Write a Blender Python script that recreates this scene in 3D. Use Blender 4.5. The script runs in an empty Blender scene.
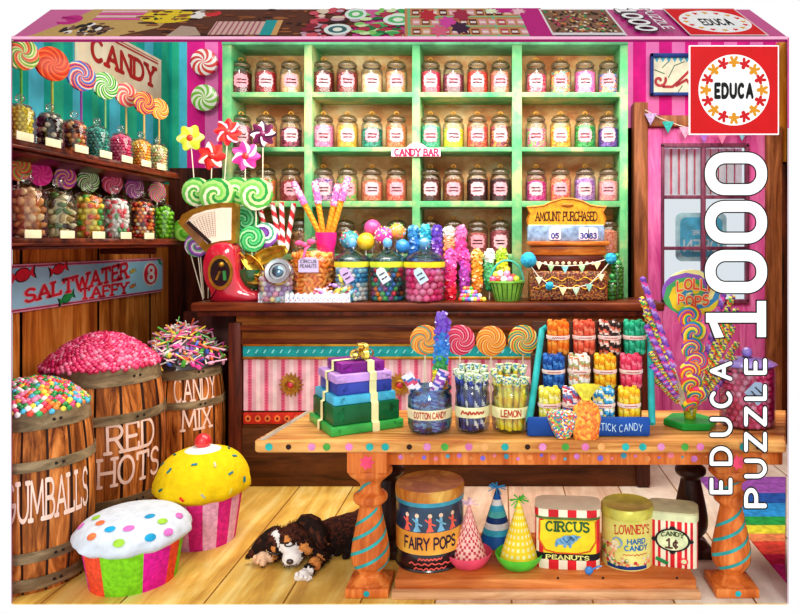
import bpy, bmesh, math, random
from mathutils import Vector, Matrix, Euler
R_ = random.Random(7)
pi = math.pi
sc = bpy.context.scene
C = sc.collection
# ---------------------------------------------------------------- camera, world, sun, exposure
cam_d = bpy.data.cameras.new('camera'); cam = bpy.data.objects.new('camera', cam_d); C.objects.link(cam)
cam.location = (0, 0, 1.55); cam.rotation_euler = (pi/2, 0, 0)
cam_d.sensor_width = 36; cam_d.lens = 31.5; cam_d.shift_x = -0.125; cam_d.shift_y = -0.08125
cam_d.clip_start = .05; cam_d.clip_end = 100
sc.camera = cam
w = bpy.data.worlds.new('world'); sc.world = w; w.use_nodes = True
w.node_tree.nodes['Background'].inputs[0].default_value = (1, 1, 1, 1)
w.node_tree.nodes['Background'].inputs[1].default_value = 1.0
sun_d = bpy.data.lights.new('sun', 'SUN'); sun_d.energy = .95; sun_d.angle = math.radians(12); sun_d.color = (1, .97, .9)
sun = bpy.data.objects.new('sun', sun_d); C.objects.link(sun)
sun.rotation_euler = Vector((.03, -.9, .42)).to_track_quat('Z', 'Y').to_euler(); sun.location = (-2, -3, 6)
fill_light_d = bpy.data.lights.new('added_fill_light', 'AREA'); fill_light_d.energy = 92; fill_light_d.shape = 'RECTANGLE'; fill_light_d.size = 3.2; fill_light_d.size_y = 1.2; fill_light_d.color = (1, .93, .82)  # unseen area light, added to fill the whole shop with warm light
fill_light = bpy.data.objects.new('added_fill_light', fill_light_d); C.objects.link(fill_light); fill_light.location = (-.05, 3.9, 2.75); fill_light.rotation_euler = (math.radians(12), 0, 0)
sc.view_settings.view_transform = 'Standard'; sc.view_settings.look = 'None'
sc.view_settings.exposure = 0.0; sc.view_settings.gamma = 1.0; sc.view_settings.use_curve_mapping = False
sc.cycles.transparent_max_bounces = 24; sc.cycles.max_bounces = 6
# ---------------------------------------------------------------- helpers
F = 700.0; H = 1.55
def P(px, py, Y): return Vector(((px-500)*Y/F, Y, H-(py-242)*Y/F))
def XZ(px, py, Y): v = P(px, py, Y); return v.x, v.z
def lin(h):
    if not isinstance(h, str): return tuple(h)+(1,)
    h = h.lstrip('#'); o = []
    for i in (0, 2, 4):
        c = int(h[i:i+2], 16)/255; o.append(c/12.92 if c <= .04045 else ((c+.055)/1.055)**2.4)
    return tuple(o)+(1,)
MC = {}
def base(name):
    m = bpy.data.materials.new(name); m.use_nodes = True; nt = m.node_tree
    return m, nt, nt.nodes['Principled BSDF']
def mixrgb(nt, fac, a, b):
    n = nt.nodes.new('ShaderNodeMix'); n.data_type = 'RGBA'
    for s, v in ((n.inputs[0], fac), (n.inputs[6], a), (n.inputs[7], b)):
        if hasattr(v, 'links'): nt.links.new(v, s)
        else: s.default_value = v
    return n.outputs[2]
def mul(c, k): return (min(c[0]*k, 1), min(c[1]*k, 1), min(c[2]*k, 1), 1)
def mat(col, rough=.5, metal=0, var=.22, scale=14, bump=0, coat=0, name=None):
    """plain coloured surface with a fine mottled variation"""
    k = ('m', col, rough, metal, var, scale, bump, coat)
    if k in MC: return MC[k]
    m, nt, b = base(name or 'colour_%s' % str(col).strip('#'))
    c = lin(col); b.inputs['Roughness'].default_value = rough; b.inputs['Metallic'].default_value = metal
    b.inputs['Coat Weight'].default_value = coat; b.inputs['Specular IOR Level'].default_value = .5 if rough < .35 else .15
    tc = nt.nodes.new('ShaderNodeTexCoord'); n = nt.nodes.new('ShaderNodeTexNoise'); n.inputs['Scale'].default_value = scale; n.inputs['Detail'].default_value = 4
    nt.links.new(tc.outputs['Object'], n.inputs['Vector'])
    r = nt.nodes.new('ShaderNodeMapRange'); r.inputs[1].default_value = .35; r.inputs[2].default_value = .65
    nt.links.new(n.outputs[0], r.inputs[0])
    nt.links.new(mixrgb(nt, r.outputs[0], mul(c, 1-var), mul(c, 1+var)), b.inputs['Base Color'])
    if bump:
        bn = nt.nodes.new('ShaderNodeBump'); bn.inputs['Strength'].default_value = bump; bn.inputs['Distance'].default_value = .01
        nt.links.new(n.outputs[0], bn.inputs['Height']); nt.links.new(bn.outputs[0], b.inputs['Normal'])
    MC[k] = m; return m
def wood(c1, c2, s=(3, 3, 40), rough=.45, c3=None, bump=.2, dis=.7):
    k = ('w', c1, c2, s, rough, c3)
    if k in MC: return MC[k]
    m, nt, b = base('wood_grain'); b.inputs['Roughness'].default_value = rough; b.inputs['Specular IOR Level'].default_value = .2
    tc = nt.nodes.new('ShaderNodeTexCoord'); mp = nt.nodes.new('ShaderNodeMapping'); mp.inputs['Scale'].default_value = s
    nt.links.new(tc.outputs['Object'], mp.inputs['Vector'])
    n = nt.nodes.new('ShaderNodeTexNoise'); n.inputs['Scale'].default_value = 1; n.inputs['Detail'].default_value = 7; n.inputs['Roughness'].default_value = .65; n.inputs['Distortion'].default_value = dis
    nt.links.new(mp.outputs[0], n.inputs['Vector'])
    cr = nt.nodes.new('ShaderNodeValToRGB'); e = cr.color_ramp.elements
    e[0].position = .36; e[0].color = lin(c1); e[1].position = .66; e[1].color = lin(c2)
    if c3: x = e.new(.5); x.color = lin(c3)
    nt.links.new(n.outputs[0], cr.inputs[0])
    n2 = nt.nodes.new('ShaderNodeTexNoise'); n2.inputs['Scale'].default_value = 5; n2.inputs['Detail'].default_value = 3
    nt.links.new(tc.outputs['Object'], n2.inputs['Vector'])
    r = nt.nodes.new('ShaderNodeMapRange'); r.inputs[1].default_value = .3; r.inputs[2].default_value = .7; r.inputs[3].default_value = .85; r.inputs[4].default_value = 1.1
    nt.links.new(n2.outputs[0], r.inputs[0])
    vm = nt.nodes.new('ShaderNodeVectorMath'); vm.operation = 'SCALE'
    nt.links.new(cr.outputs[0], vm.inputs[0]); nt.links.new(r.outputs[0], vm.inputs['Scale'])
    nt.links.new(vm.outputs[0], b.inputs['Base Color'])
    bn = nt.nodes.new('ShaderNodeBump'); bn.inputs['Strength'].default_value = bump; bn.inputs['Distance'].default_value = .006
    nt.links.new(n.outputs[0], bn.inputs['Height']); nt.links.new(bn.outputs[0], b.inputs['Normal'])
    MC[k] = m; return m
def candy(pal, scale=60, rough=.25, rnd=1):
    """packed sweets: every voronoi cell is one sweet, each with one of the colours"""
    k = ('c', tuple(pal), scale, rough)
    if k in MC: return MC[k]
    m, nt, b = base('packed_candy'); b.inputs['Roughness'].default_value = rough
    tc = nt.nodes.new('ShaderNodeTexCoord'); v = nt.nodes.new('ShaderNodeTexVoronoi'); v.inputs['Scale'].default_value = scale; v.inputs['Randomness'].default_value = rnd
    nt.links.new(tc.outputs['Object'], v.inputs['Vector'])
    sp = nt.nodes.new('ShaderNodeSeparateColor'); nt.links.new(v.outputs['Color'], sp.inputs[0])
    cr = nt.nodes.new('ShaderNodeValToRGB'); cr.color_ramp.interpolation = 'CONSTANT'; e = cr.color_ramp.elements
    e[0].position = 0; e[0].color = lin(pal[0]); e[1].position = 1/len(pal) if len(pal) > 1 else 1; e[1].color = lin(pal[1 % len(pal)])
    for i in range(2, len(pal)): x = e.new(i/len(pal)); x.color = lin(pal[i])
    nt.links.new(sp.outputs[0], cr.inputs[0]); nt.links.new(cr.outputs[0], b.inputs['Base Color'])
    bn = nt.nodes.new('ShaderNodeBump'); bn.invert = True; bn.inputs['Strength'].default_value = 1; bn.inputs['Distance'].default_value = .35/scale
    nt.links.new(v.outputs['Distance'], bn.inputs['Height']); nt.links.new(bn.outputs[0], b.inputs['Normal'])
    MC[k] = m; return m
def glass(tint='#fbfefb', amt=.1, name='clear_glass'):
    k = ('g', tint, amt)
    if k in MC: return MC[k]
    m, nt, b = base(name); nt.nodes.remove(b); out = nt.nodes['Material Output']
    t = nt.nodes.new('ShaderNodeBsdfTransparent'); t.inputs[0].default_value = lin(tint)
    g = nt.nodes.new('ShaderNodeBsdfGlossy'); g.inputs['Roughness'].default_value = .06
    lw = nt.nodes.new('ShaderNodeLayerWeight'); lw.inputs[0].default_value = .25
    r = nt.nodes.new('ShaderNodeMapRange'); r.inputs[3].default_value = amt*.5; r.inputs[4].default_value = .75
    nt.links.new(lw.outputs['Fresnel'], r.inputs[0])
    mx = nt.nodes.new('ShaderNodeMixShader'); nt.links.new(r.outputs[0], mx.inputs[0]); nt.links.new(t.outputs[0], mx.inputs[1]); nt.links.new(g.outputs[0], mx.inputs[2])
    nt.links.new(mx.outputs[0], out.inputs[0]); MC[k] = m; return m
GL = glass(); GLG = glass('#bfe8c8', .2); GLB = glass('#a8d4ee', .25); GLP = glass('#c8a8e8', .3)
# icosphere template
def ico(sub):
    bm = bmesh.new(); bmesh.ops.create_icosphere(bm, subdivisions=sub, radius=1)
    v = [x.co.copy() for x in bm.verts]; bm.verts.index_update(); f = [[q.index for q in x.verts] for x in bm.faces]; bm.free(); return v, f
ICO = {1: ico(1), 2: ico(2), 3: ico(3)}
class MB:
    def __init__(s): s.v = []; s.f = []; s.m = []
    def add(s, vs, fs, m=0):
        o = len(s.v); s.v += [Vector(x) for x in vs]
        for i, f in enumerate(fs): s.f.append([o+k for k in f]); s.m.append(m[i] if isinstance(m, list) else m)
        return s
    def box(s, x0, x1, y0, y1, z0, z1, m=0, T=None):
        vs = [Vector((x, y, z)) for x in (x0, x1) for y in (y0, y1) for z in (z0, z1)]
        if T: vs = [T @ v for v in vs]
        return s.add(vs, [(0, 1, 3, 2), (4, 6, 7, 5), (0, 4, 5, 1), (2, 3, 7, 6), (0, 2, 6, 4), (1, 5, 7, 3)], m)
    def bbox(s, x0, x1, y0, y1, z0, z1, bev=.01, m=0, T=None, seg=2):
        bm = bmesh.new(); bmesh.ops.create_cube(bm, size=1)
        for v in bm.verts: v.co = Vector(((x0+x1)/2+v.co.x*(x1-x0), (y0+y1)/2+v.co.y*(y1-y0), (z0+z1)/2+v.co.z*(z1-z0)))
        bmesh.ops.bevel(bm, geom=bm.edges[:], offset=bev, segments=seg, affect='EDGES', profile=.5)
        bm.verts.index_update(); vs = [v.co.copy() for v in bm.verts]
        if T: vs = [T @ v for v in vs]
        s.add(vs, [[v.index for v in f.verts] for f in bm.faces], m); bm.free(); return s
    def ball(s, c, r, m=0, sub=2, sq=(1, 1, 1), rot=None):
        V, Fc = ICO[sub]; c = Vector(c)
        vs = [Vector((v.x*sq[0], v.y*sq[1], v.z*sq[2]))*r for v in V]
        if rot: vs = [rot @ v for v in vs]
        return s.add([c+v for v in vs], Fc, m)
    def lathe(s, prof, seg=32, m=0, c=(0, 0, 0), T=None, wob=None, cap=True, mf=None, sx=1, sy=1):
        c = Vector(c); vs = []; fs = []; ms = []
        for j, (r, z) in enumerate(prof):
            for i in range(seg):
                a = 2*pi*i/seg; q = r*(wob(a, z, j) if wob else 1)
                vs.append(c+Vector((q*math.cos(a)*sx, q*math.sin(a)*sy, z)))
        for j in range(len(prof)-1):
            for i in range(seg):
                k = (i+1) % seg; fs.append((j*seg+i, j*seg+k, (j+1)*seg+k, (j+1)*seg+i)); ms.append(mf(i, j) if mf else m)
        if cap:
            if prof[0][0] > 1e-4: fs.append(tuple(reversed(range(seg)))); ms.append(m if not mf else mf(0, 0))
            if prof[-1][0] > 1e-4: fs.append(tuple(range((len(prof)-1)*seg, len(prof)*seg))); ms.append(m if not mf else mf(0, len(prof)-2))
        if T: vs = [T @ v for v in vs]
        return s.add(vs, fs, ms)
    def tube(s, pts, r, seg=8, m=0, mf=None, cap=True):
        pts = [Vector(p) for p in pts]; n = len(pts); rr = r if isinstance(r, (list, tuple)) else [r]*n
        t0 = (pts[1]-pts[0]).normalized(); up = Vector((0, 0, 1)) if abs(t0.z) < .9 else Vector((0, 1, 0)); u = t0.cross(up).normalized(); vs = []; fs = []; ms = []
        for i, p in enumerate(pts):
            t = (pts[min(i+1, n-1)]-pts[max(i-1, 0)]).normalized(); u = (u-t*u.dot(t)).normalized(); w_ = t.cross(u)
            for k in range(seg):
                a = 2*pi*k/seg; vs.append(p+(u*math.cos(a)+w_*math.sin(a))*rr[i])
        for i in range(n-1):
            for k in range(seg):
                q = (k+1) % seg; fs.append((i*seg+k, i*seg+q, (i+1)*seg+q, (i+1)*seg+k)); ms.append(mf(k, i) if mf else m)
        if cap: fs.append(tuple(reversed(range(seg)))); ms.append(m); fs.append(tuple(range((n-1)*seg, n*seg))); ms.append(m)
        return s.add(vs, fs, ms)
    def prism(s, pts, y0, y1, m=0, T=None, me=None):
        """outline in x,z pushed from y0 (front) to y1"""
        n = len(pts); vs = [Vector((p[0], y0, p[1])) for p in pts]+[Vector((p[0], y1, p[1])) for p in pts]
        if T: vs = [T @ v for v in vs]
        e = m if me is None else me
        return s.add(vs, [tuple(range(n)), tuple(reversed(range(n, 2*n)))]+[(i, (i+1) % n, n+(i+1) % n, n+i) for i in range(n)], [m, m]+[e]*n)
    def polys(s, polys, f, m=0):
        for i, p in enumerate(polys):
            vs = [Vector(f(*q)) for q in p]; n = (vs[1]-vs[0]).cross(vs[2]-vs[0])
            if n.length < 1e-12: n = Vector((0, -1, 0))
            e = Vector((0, -1, 0)) if n.length < 1e-12 else n.normalized()
            vs = [v+e*((i % 13)*5e-5) for v in vs]; s.add(vs, [tuple(range(len(p)))], m)
        return s
    def build(s, name, mats, parent=None, loc=None, sharp=38, flat=False):
        me = bpy.data.meshes.new(name); me.from_pydata([tuple(v) for v in s.v], [], s.f)
        for m in (mats if isinstance(mats, (list, tuple)) else [mats]): me.materials.append(m)
        me.polygons.foreach_set('material_index', s.m)
        bm = bmesh.new(); bm.from_mesh(me); bmesh.ops.remove_doubles(bm, verts=bm.verts, dist=1e-6) if len(s.v) < 30000 and not flat else None
        bm.to_mesh(me); bm.free()
        if not flat:
            me.polygons.foreach_set('use_smooth', [True]*len(me.polygons)); me.set_sharp_from_angle(angle=math.radians(sharp))
        me.update()
        o = bpy.data.objects.new(name, me); C.objects.link(o)
        if parent: o.parent = parent
        if loc is not None: o.location = loc
        return o
def thing(name, label, cat, loc=(0, 0, 0), rz=0, group=None, rot=None):
    o = bpy.data.objects.new(name, None); C.objects.link(o); o.location = loc
    o.rotation_euler = rot if rot else (0, 0, rz); o['label'] = label; o['category'] = cat; o.empty_display_size = .05
    if group: o['group'] = group
    return o
def tag(o, label, cat, group=None, kind=None):
    o['label'] = label; o['category'] = cat
    if group: o['group'] = group
    if kind: o['kind'] = kind
    return o
def struct(o): o['kind'] = 'structure'; return o
def copy_tree(o, parent=None):
    c = o.copy(); C.objects.link(c); c.parent = parent
    for ch in list(o.children): copy_tree(ch, c)
    return c
def aim(d, face=Vector((0, -1, 0))):
    """rotation whose local z runs along d and whose local -y looks towards face"""
    z = Vector(d).normalized(); y = -Vector(face); y = (y-z*y.dot(z)).normalized(); x = y.cross(z)
    return Matrix((x, y, z)).transposed().to_euler()
# ---- cutting at the box's own side walls
PL = Vector((-700, -488, 0)).normalized(); PR = Vector((700, -287.5, 0)).normalized()
def clip(o, no, co=(0, 0, 0)):
    tgt = [o]+[c for c in o.children]+[g for c in o.children for g in c.children]
    bpy.context.view_layer.update()
    for x in tgt:
        if x.type != 'MESH': continue
        mi = x.matrix_world.inverted(); lco = mi @ Vector(co); lno = (x.matrix_world.to_3x3().transposed() @ Vector(no)).normalized()
        bm = bmesh.new(); bm.from_mesh(x.data)
        r = bmesh.ops.bisect_plane(bm, geom=bm.verts[:]+bm.edges[:]+bm.faces[:], plane_co=lco, plane_no=lno, clear_outer=True)
        es = [e for e in r['geom_cut'] if isinstance(e, bmesh.types.BMEdge)]
        if es:
            try: bmesh.ops.holes_fill(bm, edges=es, sides=0)
            except Exception: pass
        if len(bm.verts): bm.to_mesh(x.data)
        bm.free()
# ---- lettering drawn with strokes
def arc(cx, cy, rx, ry, a0, a1, n=10): return [(cx+rx*math.cos(math.radians(a0+(a1-a0)*i/n)), cy+ry*math.sin(math.radians(a0+(a1-a0)*i/n))) for i in range(n+1)]
G = {
'A': (.8, [[(0, 0), (.5, 1), (1, 0)], [(.2, .35), (.8, .35)]]),
'B': (.65, [[(0, 0), (0, 1), (.5, 1)]+arc(.5, .76, .4, .24, 90, -90)+[(0, .52)], [(.5, .52)]+arc(.55, .26, .45, .26, 90, -90)+[(0, 0)]]),
'C': (.75, [arc(.5, .5, .5, .5, 48, 312, 16)]),
'D': (.75, [[(0, 0), (0, 1), (.4, 1)]+arc(.4, .5, .6, .5, 90, -90)+[(0, 0)]]),
'E': (.6, [[(1, 1), (0, 1), (0, 0), (1, 0)], [(0, .5), (.8, .5)]]),
'F': (.6, [[(1, 1), (0, 1), (0, 0)], [(0, .5), (.8, .5)]]),
'G': (.8, [arc(.5, .5, .5, .5, 48, 350, 16)+[(1, .45), (.6, .45)]]),
'H': (.75, [[(0, 0), (0, 1)], [(1, 0), (1, 1)], [(0, .5), (1, .5)]]),
'I': (.12, [[(.5, 0), (.5, 1)]]),
'K': (.7, [[(0, 0), (0, 1)], [(1, 1), (0, .4)], [(.3, .6), (1, 0)]]),
'L': (.58, [[(0, 1), (0, 0), (1, 0)]]),
'M': (.95, [[(0, 0), (.08, 1), (.5, .2), (.92, 1), (1, 0)]]),
'N': (.75, [[(0, 0), (0, 1), (1, 0), (1, 1)]]),
'O': (.8, [arc(.5, .5, .5, .5, 0, 360, 20)]),
'P': (.65, [[(0, 0), (0, 1), (.5, 1)]+arc(.5, .73, .5, .27, 90, -90)+[(0, .46)]]),
'R': (.7, [[(0, 0), (0, 1), (.5, 1)]+arc(.5, .75, .45, .25, 90, -90)+[(0, .5)], [(.5, .5), (1, 0)]]),
'S': (.62, [arc(.5, .75, .47, .25, 25, 270, 10)+arc(.5, .25, .5, .25, 90, -155, 10)]),
'T': (.7, [[(0, 1), (1, 1)], [(.5, 1), (.5, 0)]]),
'U': (.75, [[(0, 1), (0, .4)]+arc(.5, .4, .5, .4, 180, 360, 10)+[(1, 1)]]),
'V': (.75, [[(0, 1), (.5, 0), (1, 1)]]),
'W': (1.05, [[(0, 1), (.25, 0), (.5, .8), (.75, 0), (1, 1)]]),
'X': (.7, [[(0, 1), (1, 0)], [(0, 0), (1, 1)]]),
'Y': (.75, [[(0, 1), (.5, .5), (1, 1)], [(.5, .5), (.5, 0)]]),
'Z': (.65, [[(0, 1), (1, 1), (0, 0), (1, 0)]]),
'0': (.6, [arc(.5, .5, .5, .5, 0, 360, 16)]),
'1': (.4, [[(.0, .78), (.6, 1), (.6, 0)], [(.1, 0), (1, 0)]]),
'3': (.6, [arc(.45, .75, .45, .25, 150, -90, 10)+arc(.45, .25, .5, .25, 90, -150, 10)]),
'5': (.6, [[(1, 1), (.1, 1), (.05, .58)]+arc(.45, .33, .5, .33, 110, -150, 10)]),
'8': (.62, [arc(.5, .76, .42, .24, -90, 270, 14), arc(.5, .27, .5, .27, 90, 450, 14)]),
'c': (.5, [arc(.5, .42, .5, .3, 50, 310, 12), [(.5, -.02), (.5, .9)]]),
"'": (.1, [[(.5, 1), (.4, .75)]]), '.': (.1, [[(.5, 0), (.5, .05)]]), '-': (.4, [[(0, .45), (1, .45)]]),
}
def strokes(txt, h=1, gap=.26, serif=False):
    x = 0; out = []
    for ch in txt:
        if ch == ' ': x += .5; continue
        w_, st = G[ch]
        for s_ in st: out.append([((x+p[0]*w_)*h, p[1]*h) for p in s_])
        if serif and ch not in "OSC8035G.'-c":
            for s_ in st:
                for p in (s_[0], s_[-1]):
                    X = x+p[0]*w_
                    if p[1] in (0, 1) and not (ch in 'EFTZL' and p[0] in (0, 1) and (p[0] == 1 or ch in 'TZ')): out.append([((X-.15)*h, p[1]*h), ((X+.15)*h, p[1]*h)])
                    elif ch in 'EFTZL' and p[1] in (0, 1): out.append([(X*h, p[1]*h), (X*h, (p[1]+(.2 if p[1] == 0 else -.2))*h)])
        x += w_+gap
    return out, (x-gap)*h
def ribbons(st, t, sub=None, round_=True):
    polys = []
    for s_ in st:
        for a, b in zip(s_, s_[1:]):
            a = Vector(a); b = Vector(b); d = b-a; L = d.length
            if L < 1e-9: continue
            k = max(1, int(math.ceil(L/sub))) if sub else 1; n = Vector((-d.y, d.x)).normalized()*t/2
            for i in range(k):
                p = a+d*(i/k); q = a+d*((i+1)/k); polys.append([p-n, q-n, q+n, p+n])
        if round_:
            for p in s_: polys.append([Vector((p[0]+t/2*math.cos(2*pi*i/8+.39), p[1]+t/2*math.sin(2*pi*i/8+.39))) for i in range(8)])
    return [[(v.x, v.y) for v in p] for p in polys]
def text_polys(txt, w_, h, t=.16, serif=False, gap=.26, sub=None, arch=0, center=True):
    st, W0 = strokes(txt, 1, gap, serif)
    P_ = ribbons(st, t, sub or .25)
    o = []
    for p in P_:
        q = []
        for x, y in p:
            X = (x/W0-(.5 if center else 0))*w_; q.append((X, y*h+arch*(1-(2*X/w_)**2)))
        o.append(q)
    return o
def circle(cx, cy, rx, ry=None, n=20, a0=0): ry = ry or rx; return [(cx+rx*math.cos(2*pi*i/n+a0), cy+ry*math.sin(2*pi*i/n+a0)) for i in range(n)]
def star(cx, cy, r1, r2, n, a0=0): return [(cx+(r1 if i % 2 == 0 else r2)*math.cos(pi*i/n+a0), cy+(r1 if i % 2 == 0 else r2)*math.sin(pi*i/n+a0)) for i in range(2*n)]
def rrect(x0, x1, y0, y1, r, n=5):
    o = []
    for cx, cy, a in ((x1-r, y1-r, 0), (x0+r, y1-r, 90), (x0+r, y0+r, 180), (x1-r, y0+r, 270)):
        for i in range(n+1): t = math.radians(a+90*i/n); o.append((cx+r*math.cos(t), cy+r*math.sin(t)))
    return o
def squiggle(x0, x1, y, h, rng):
    """an illegible handwritten line"""
    pts = []; n = 14
    for i in range(n): pts.append((x0+(x1-x0)*i/(n-1), y+h*(.5 if i % 2 else -.5)*rng.uniform(.3, 1)))
    return [pts]
def cyl(r, z0=0, c=(0, 0), a0=-pi/2):
    """maps flat u,v onto the front of a cylinder"""
    def f(u, v, rr=r): a = a0+u/rr; return (c[0]+rr*math.cos(a), c[1]+rr*math.sin(a), z0+v)
    return f
# ================================================================ THE SETTING
XL, YB = -2.6, 5.5
XRB = 287.5/700*YB
def quadwall(name, fn, stripes, mats, zs):
    """fn(s)->(x,y) along the wall; stripes [(s0,s1,mat)]"""
    mb = MB()
    for s0, s1, m in stripes:
        a, b = fn(s0), fn(s1); mb.add([(a[0], a[1], zs[0]), (b[0], b[1], zs[0]), (b[0], b[1], zs[1]), (a[0], a[1], zs[1])], [(0, 1, 2, 3)], m)
    return struct(mb.build(name, mats, flat=True))
teal = mat('#12a596', .8, var=.2, scale=5); teal2 = mat('#4fbfd6', .8, var=.2, scale=5); teal3 = mat('#2cb58e', .8, var=.2, scale=5)
pink1 = mat('#e0208c', .8, var=.2, scale=5); pink2 = mat('#f07cc0', .8, var=.12, scale=5)
dkbrown = wood('#1c0806', '#6a2c14', (14, 14, 1.5), .5)
plank = wood('#8c3c14', '#f4a050', (12, 12, 1.2), .5, c3='#cc7026')
redwood = wood('#3a0d08', '#8c3418', (2, 2, 16), .35)
# floor: yellow boards on the left, door light coloured into the paler right boards
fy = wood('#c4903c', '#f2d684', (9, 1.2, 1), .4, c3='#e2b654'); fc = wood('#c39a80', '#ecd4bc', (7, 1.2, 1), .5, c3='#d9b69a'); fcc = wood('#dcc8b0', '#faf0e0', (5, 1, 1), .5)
mb = MB()
def xl(y): return max(XL, -488/700*y)
def xr(y): return 287.5/700*y
edges = [-2.6, -2.3, -1.97, -1.63, -1.27, -.93, -.6, -.28, .05, .4, .75, 1.1, 1.5, 1.9, 2.26]
seam = mat('#8a5a20', .8)
for a, b in zip(edges, edges[1:]):
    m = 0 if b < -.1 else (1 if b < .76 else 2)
    ys = sorted({3.0, YB, *[y for y in (-a*700/488, -b*700/488, a*700/287.5, b*700/287.5, -XL*700/488) if 3.0 < y < YB]})
    for y0, y1 in zip(ys, ys[1:]):
        q = [(max(a, xl(y0)), y0), (min(b, xr(y0)), y0), (min(b, xr(y1)), y1), (max(a, xl(y1)), y1)]
        if q[1][0] < q[0][0]-1e-6 or q[2][0] < q[3][0]-1e-6: continue
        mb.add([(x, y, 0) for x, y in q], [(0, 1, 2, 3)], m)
        if a > -2.5 and q[0][0] == a: mb.add([(a-.004, y0, .0006), (a+.004, y0, .0006), (a+.004, y1, .0006), (a-.004, y1, .0006)], [(0, 1, 2, 3)], 3)
mb.add([(-2.09, 3, 0), (1.232, 3, 0), (1.232, 3, -.004), (-2.09, 3, -.004)], [(0, 1, 2, 3)], 0)
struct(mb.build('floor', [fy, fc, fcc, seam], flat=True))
# left wall
mb = MB(); y = 3.73; i = 0; r = random.Random(3)
while y < YB:
    d = r.choice([.09, .13, .07, .11]); y2 = min(YB, y+d)
    mb.add([(XL, y, 2.0), (XL, y2, 2.0), (XL, y2, 1.555+.2925*y2), (XL, y, 1.555+.2925*y)], [(0, 1, 2, 3)], (0, 1, 0, 2)[i % 4]); y = y2; i += 1
pl = [3.725, 3.8, 4.53, 5.2, YB]
mb.add([(XL-.012, 3.75, 0), (XL-.012, YB, 0), (XL-.012, YB, 2.0), (XL-.012, 3.75, 2.0)], [(0, 1, 2, 3)], 4)
for a, b in zip(pl, pl[1:]):
    mb.add([(XL, a+.012, 0), (XL, b-.012, 0), (XL, b-.012, 2.0), (XL, a+.012, 2.0)], [(0, 1, 2, 3)], 3)
    mb.add([(XL-.01, b-.03, 0), (XL-.01, b+.03, 0), (XL-.01, b+.03, 2.0), (XL-.01, b-.03, 2.0)], [(0, 1, 2, 3)], 4)
struct(mb.build('wall_left', [teal, teal2, teal3, plank, mat('#140604')], flat=True))
# back wall
def XB(px): return (px-500)*YB/F
mb = MB(); z172 = P(0, 168, YB).z
def strip(a, b, z0, z1, m, y=YB): mb.add([(XB(a), y, z0), (XB(b), y, z0), (XB(b), y, z1), (XB(a), y, z1)], [(0, 1, 2, 3)], m)
for a, b, m in ((160, 172, 0), (172, 179, 1), (179, 187, 2), (187, 205, 3), (205, 218, 4), (218, 240, 3)): strip(a, b, z172, 3.16, m)
strip(160, 240, 0, z172, 5)
strip(240, 620, 0, 3.16, 5)
for i, a in enumerate(range(620, 790, 13)): strip(a, min(a+13, 788), P(0, 128, YB).z if a > 640 else 0, 3.16, 3 if i % 2 else 4)
zt = P(0, 147, YB).z; zb = P(0, 300, YB).z
strip(762, 787.5, 0, P(0, 128, YB).z, 5); strip(620, 646, 0, P(0, 128, YB).z, 5)
struct(mb.build('wall_back', [teal, teal3, teal2, pink1, pink2, dkbrown], flat=True))
mb = MB(); mb.add([(xr(3.6), 3.6, 0), (XRB, YB, 0), (XRB, YB, 3.16), (xr(3.6), 3.6, 2.6)], [(0, 1, 2, 3)]); struct(mb.build('wall_right', [wood('#6b3210', '#b56a28', (9, 9, 1.5))], flat=True))
# door
bw = wood('#6a3418', '#c87c4c', (16, 16, 1.6), .5, c3='#985830')
dp = wood('#d84898', '#fc90cc', (12, 12, 2), .5, c3='#f068b4')
dg = wood('#5c1c3c', '#98506c', (12, 12, 3), .5)
def dx(px): return (px-500)*5.44/F
def dz(py): return H-(py-242)*5.44/F
door = struct(thing('door_1', 'pink wooden shop door with six glass panes', 'door', (dx(705), 5.44, 0))); del door['category']
def dbox(mb, a, b, c, d, y0, y1, m=0, be=.01): return mb.bbox(dx(a)-dx(705), dx(b)-dx(705), y0, y1, dz(d), dz(c), be, m)
mb = MB(); dbox(mb, 646, 662, 128, 455, -.03, .02); dbox(mb, 745, 764, 128, 455, -.03, .02); dbox(mb, 662, 745, 128, 147, -.03, .02); dbox(mb, 662, 745, 300, 455, -.03, .02); mb.build('door_leaf', dp, door)
mb = MB(); dbox(mb, 670, 737, 322, 440, -.045, -.03, 0, .008); mb.build('door_panel', dp, door)
mb = MB(); dbox(mb, 700, 704.5, 147, 300, -.045, 0); dbox(mb, 662, 745, 195.5, 199, -.04, 0, 0, .004); dbox(mb, 662, 745, 246.5, 250, -.04, 0, 0, .004)
for a, b, c, d in ((660, 663, 145, 302), (744, 747, 145, 302), (660, 747, 144, 148), (660, 747, 299, 303)): dbox(mb, a, b, c, d, -.05, 0, 0, .004)
mb.build('muntins', dg, door)
mb = MB()
for a, b in ((663, 700), (704.5, 744)):
    for c, d in ((148, 195.5), (199, 246.5), (250, 299)): mb.add([(dx(a)-dx(705), -.01, dz(d)), (dx(b)-dx(705), -.01, dz(d)), (dx(b)-dx(705), -.01, dz(c)), (dx(a)-dx(705), -.01, dz(c))], [(0, 1, 2, 3)])
mb.build('panes', glass('#e2ecf2', .1), door)
mb = MB(); xs = [dx(663)-dx(705)+i*.0155 for i in range(42)]
for i in range(41):
    x0, x1 = xs[i], xs[i+1]; yy = [.08+.014*math.sin(k*1.5) for k in (i, i+1)]
    mb.add([(x0, yy[0], dz(194)), (x1, yy[1], dz(194)), (x1, yy[1], dz(147)), (x0, yy[0], dz(147))], [(0, 1, 2, 3)], 1 if i % 4 == 1 else 0)
mb.build('curtain', [mat('#fcf8fc', .9, var=.05), mat('#e06878', .9)], door)
mb = MB(); T0 = Vector((dx(703)-dx(705), .05, dz(237)))
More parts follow.
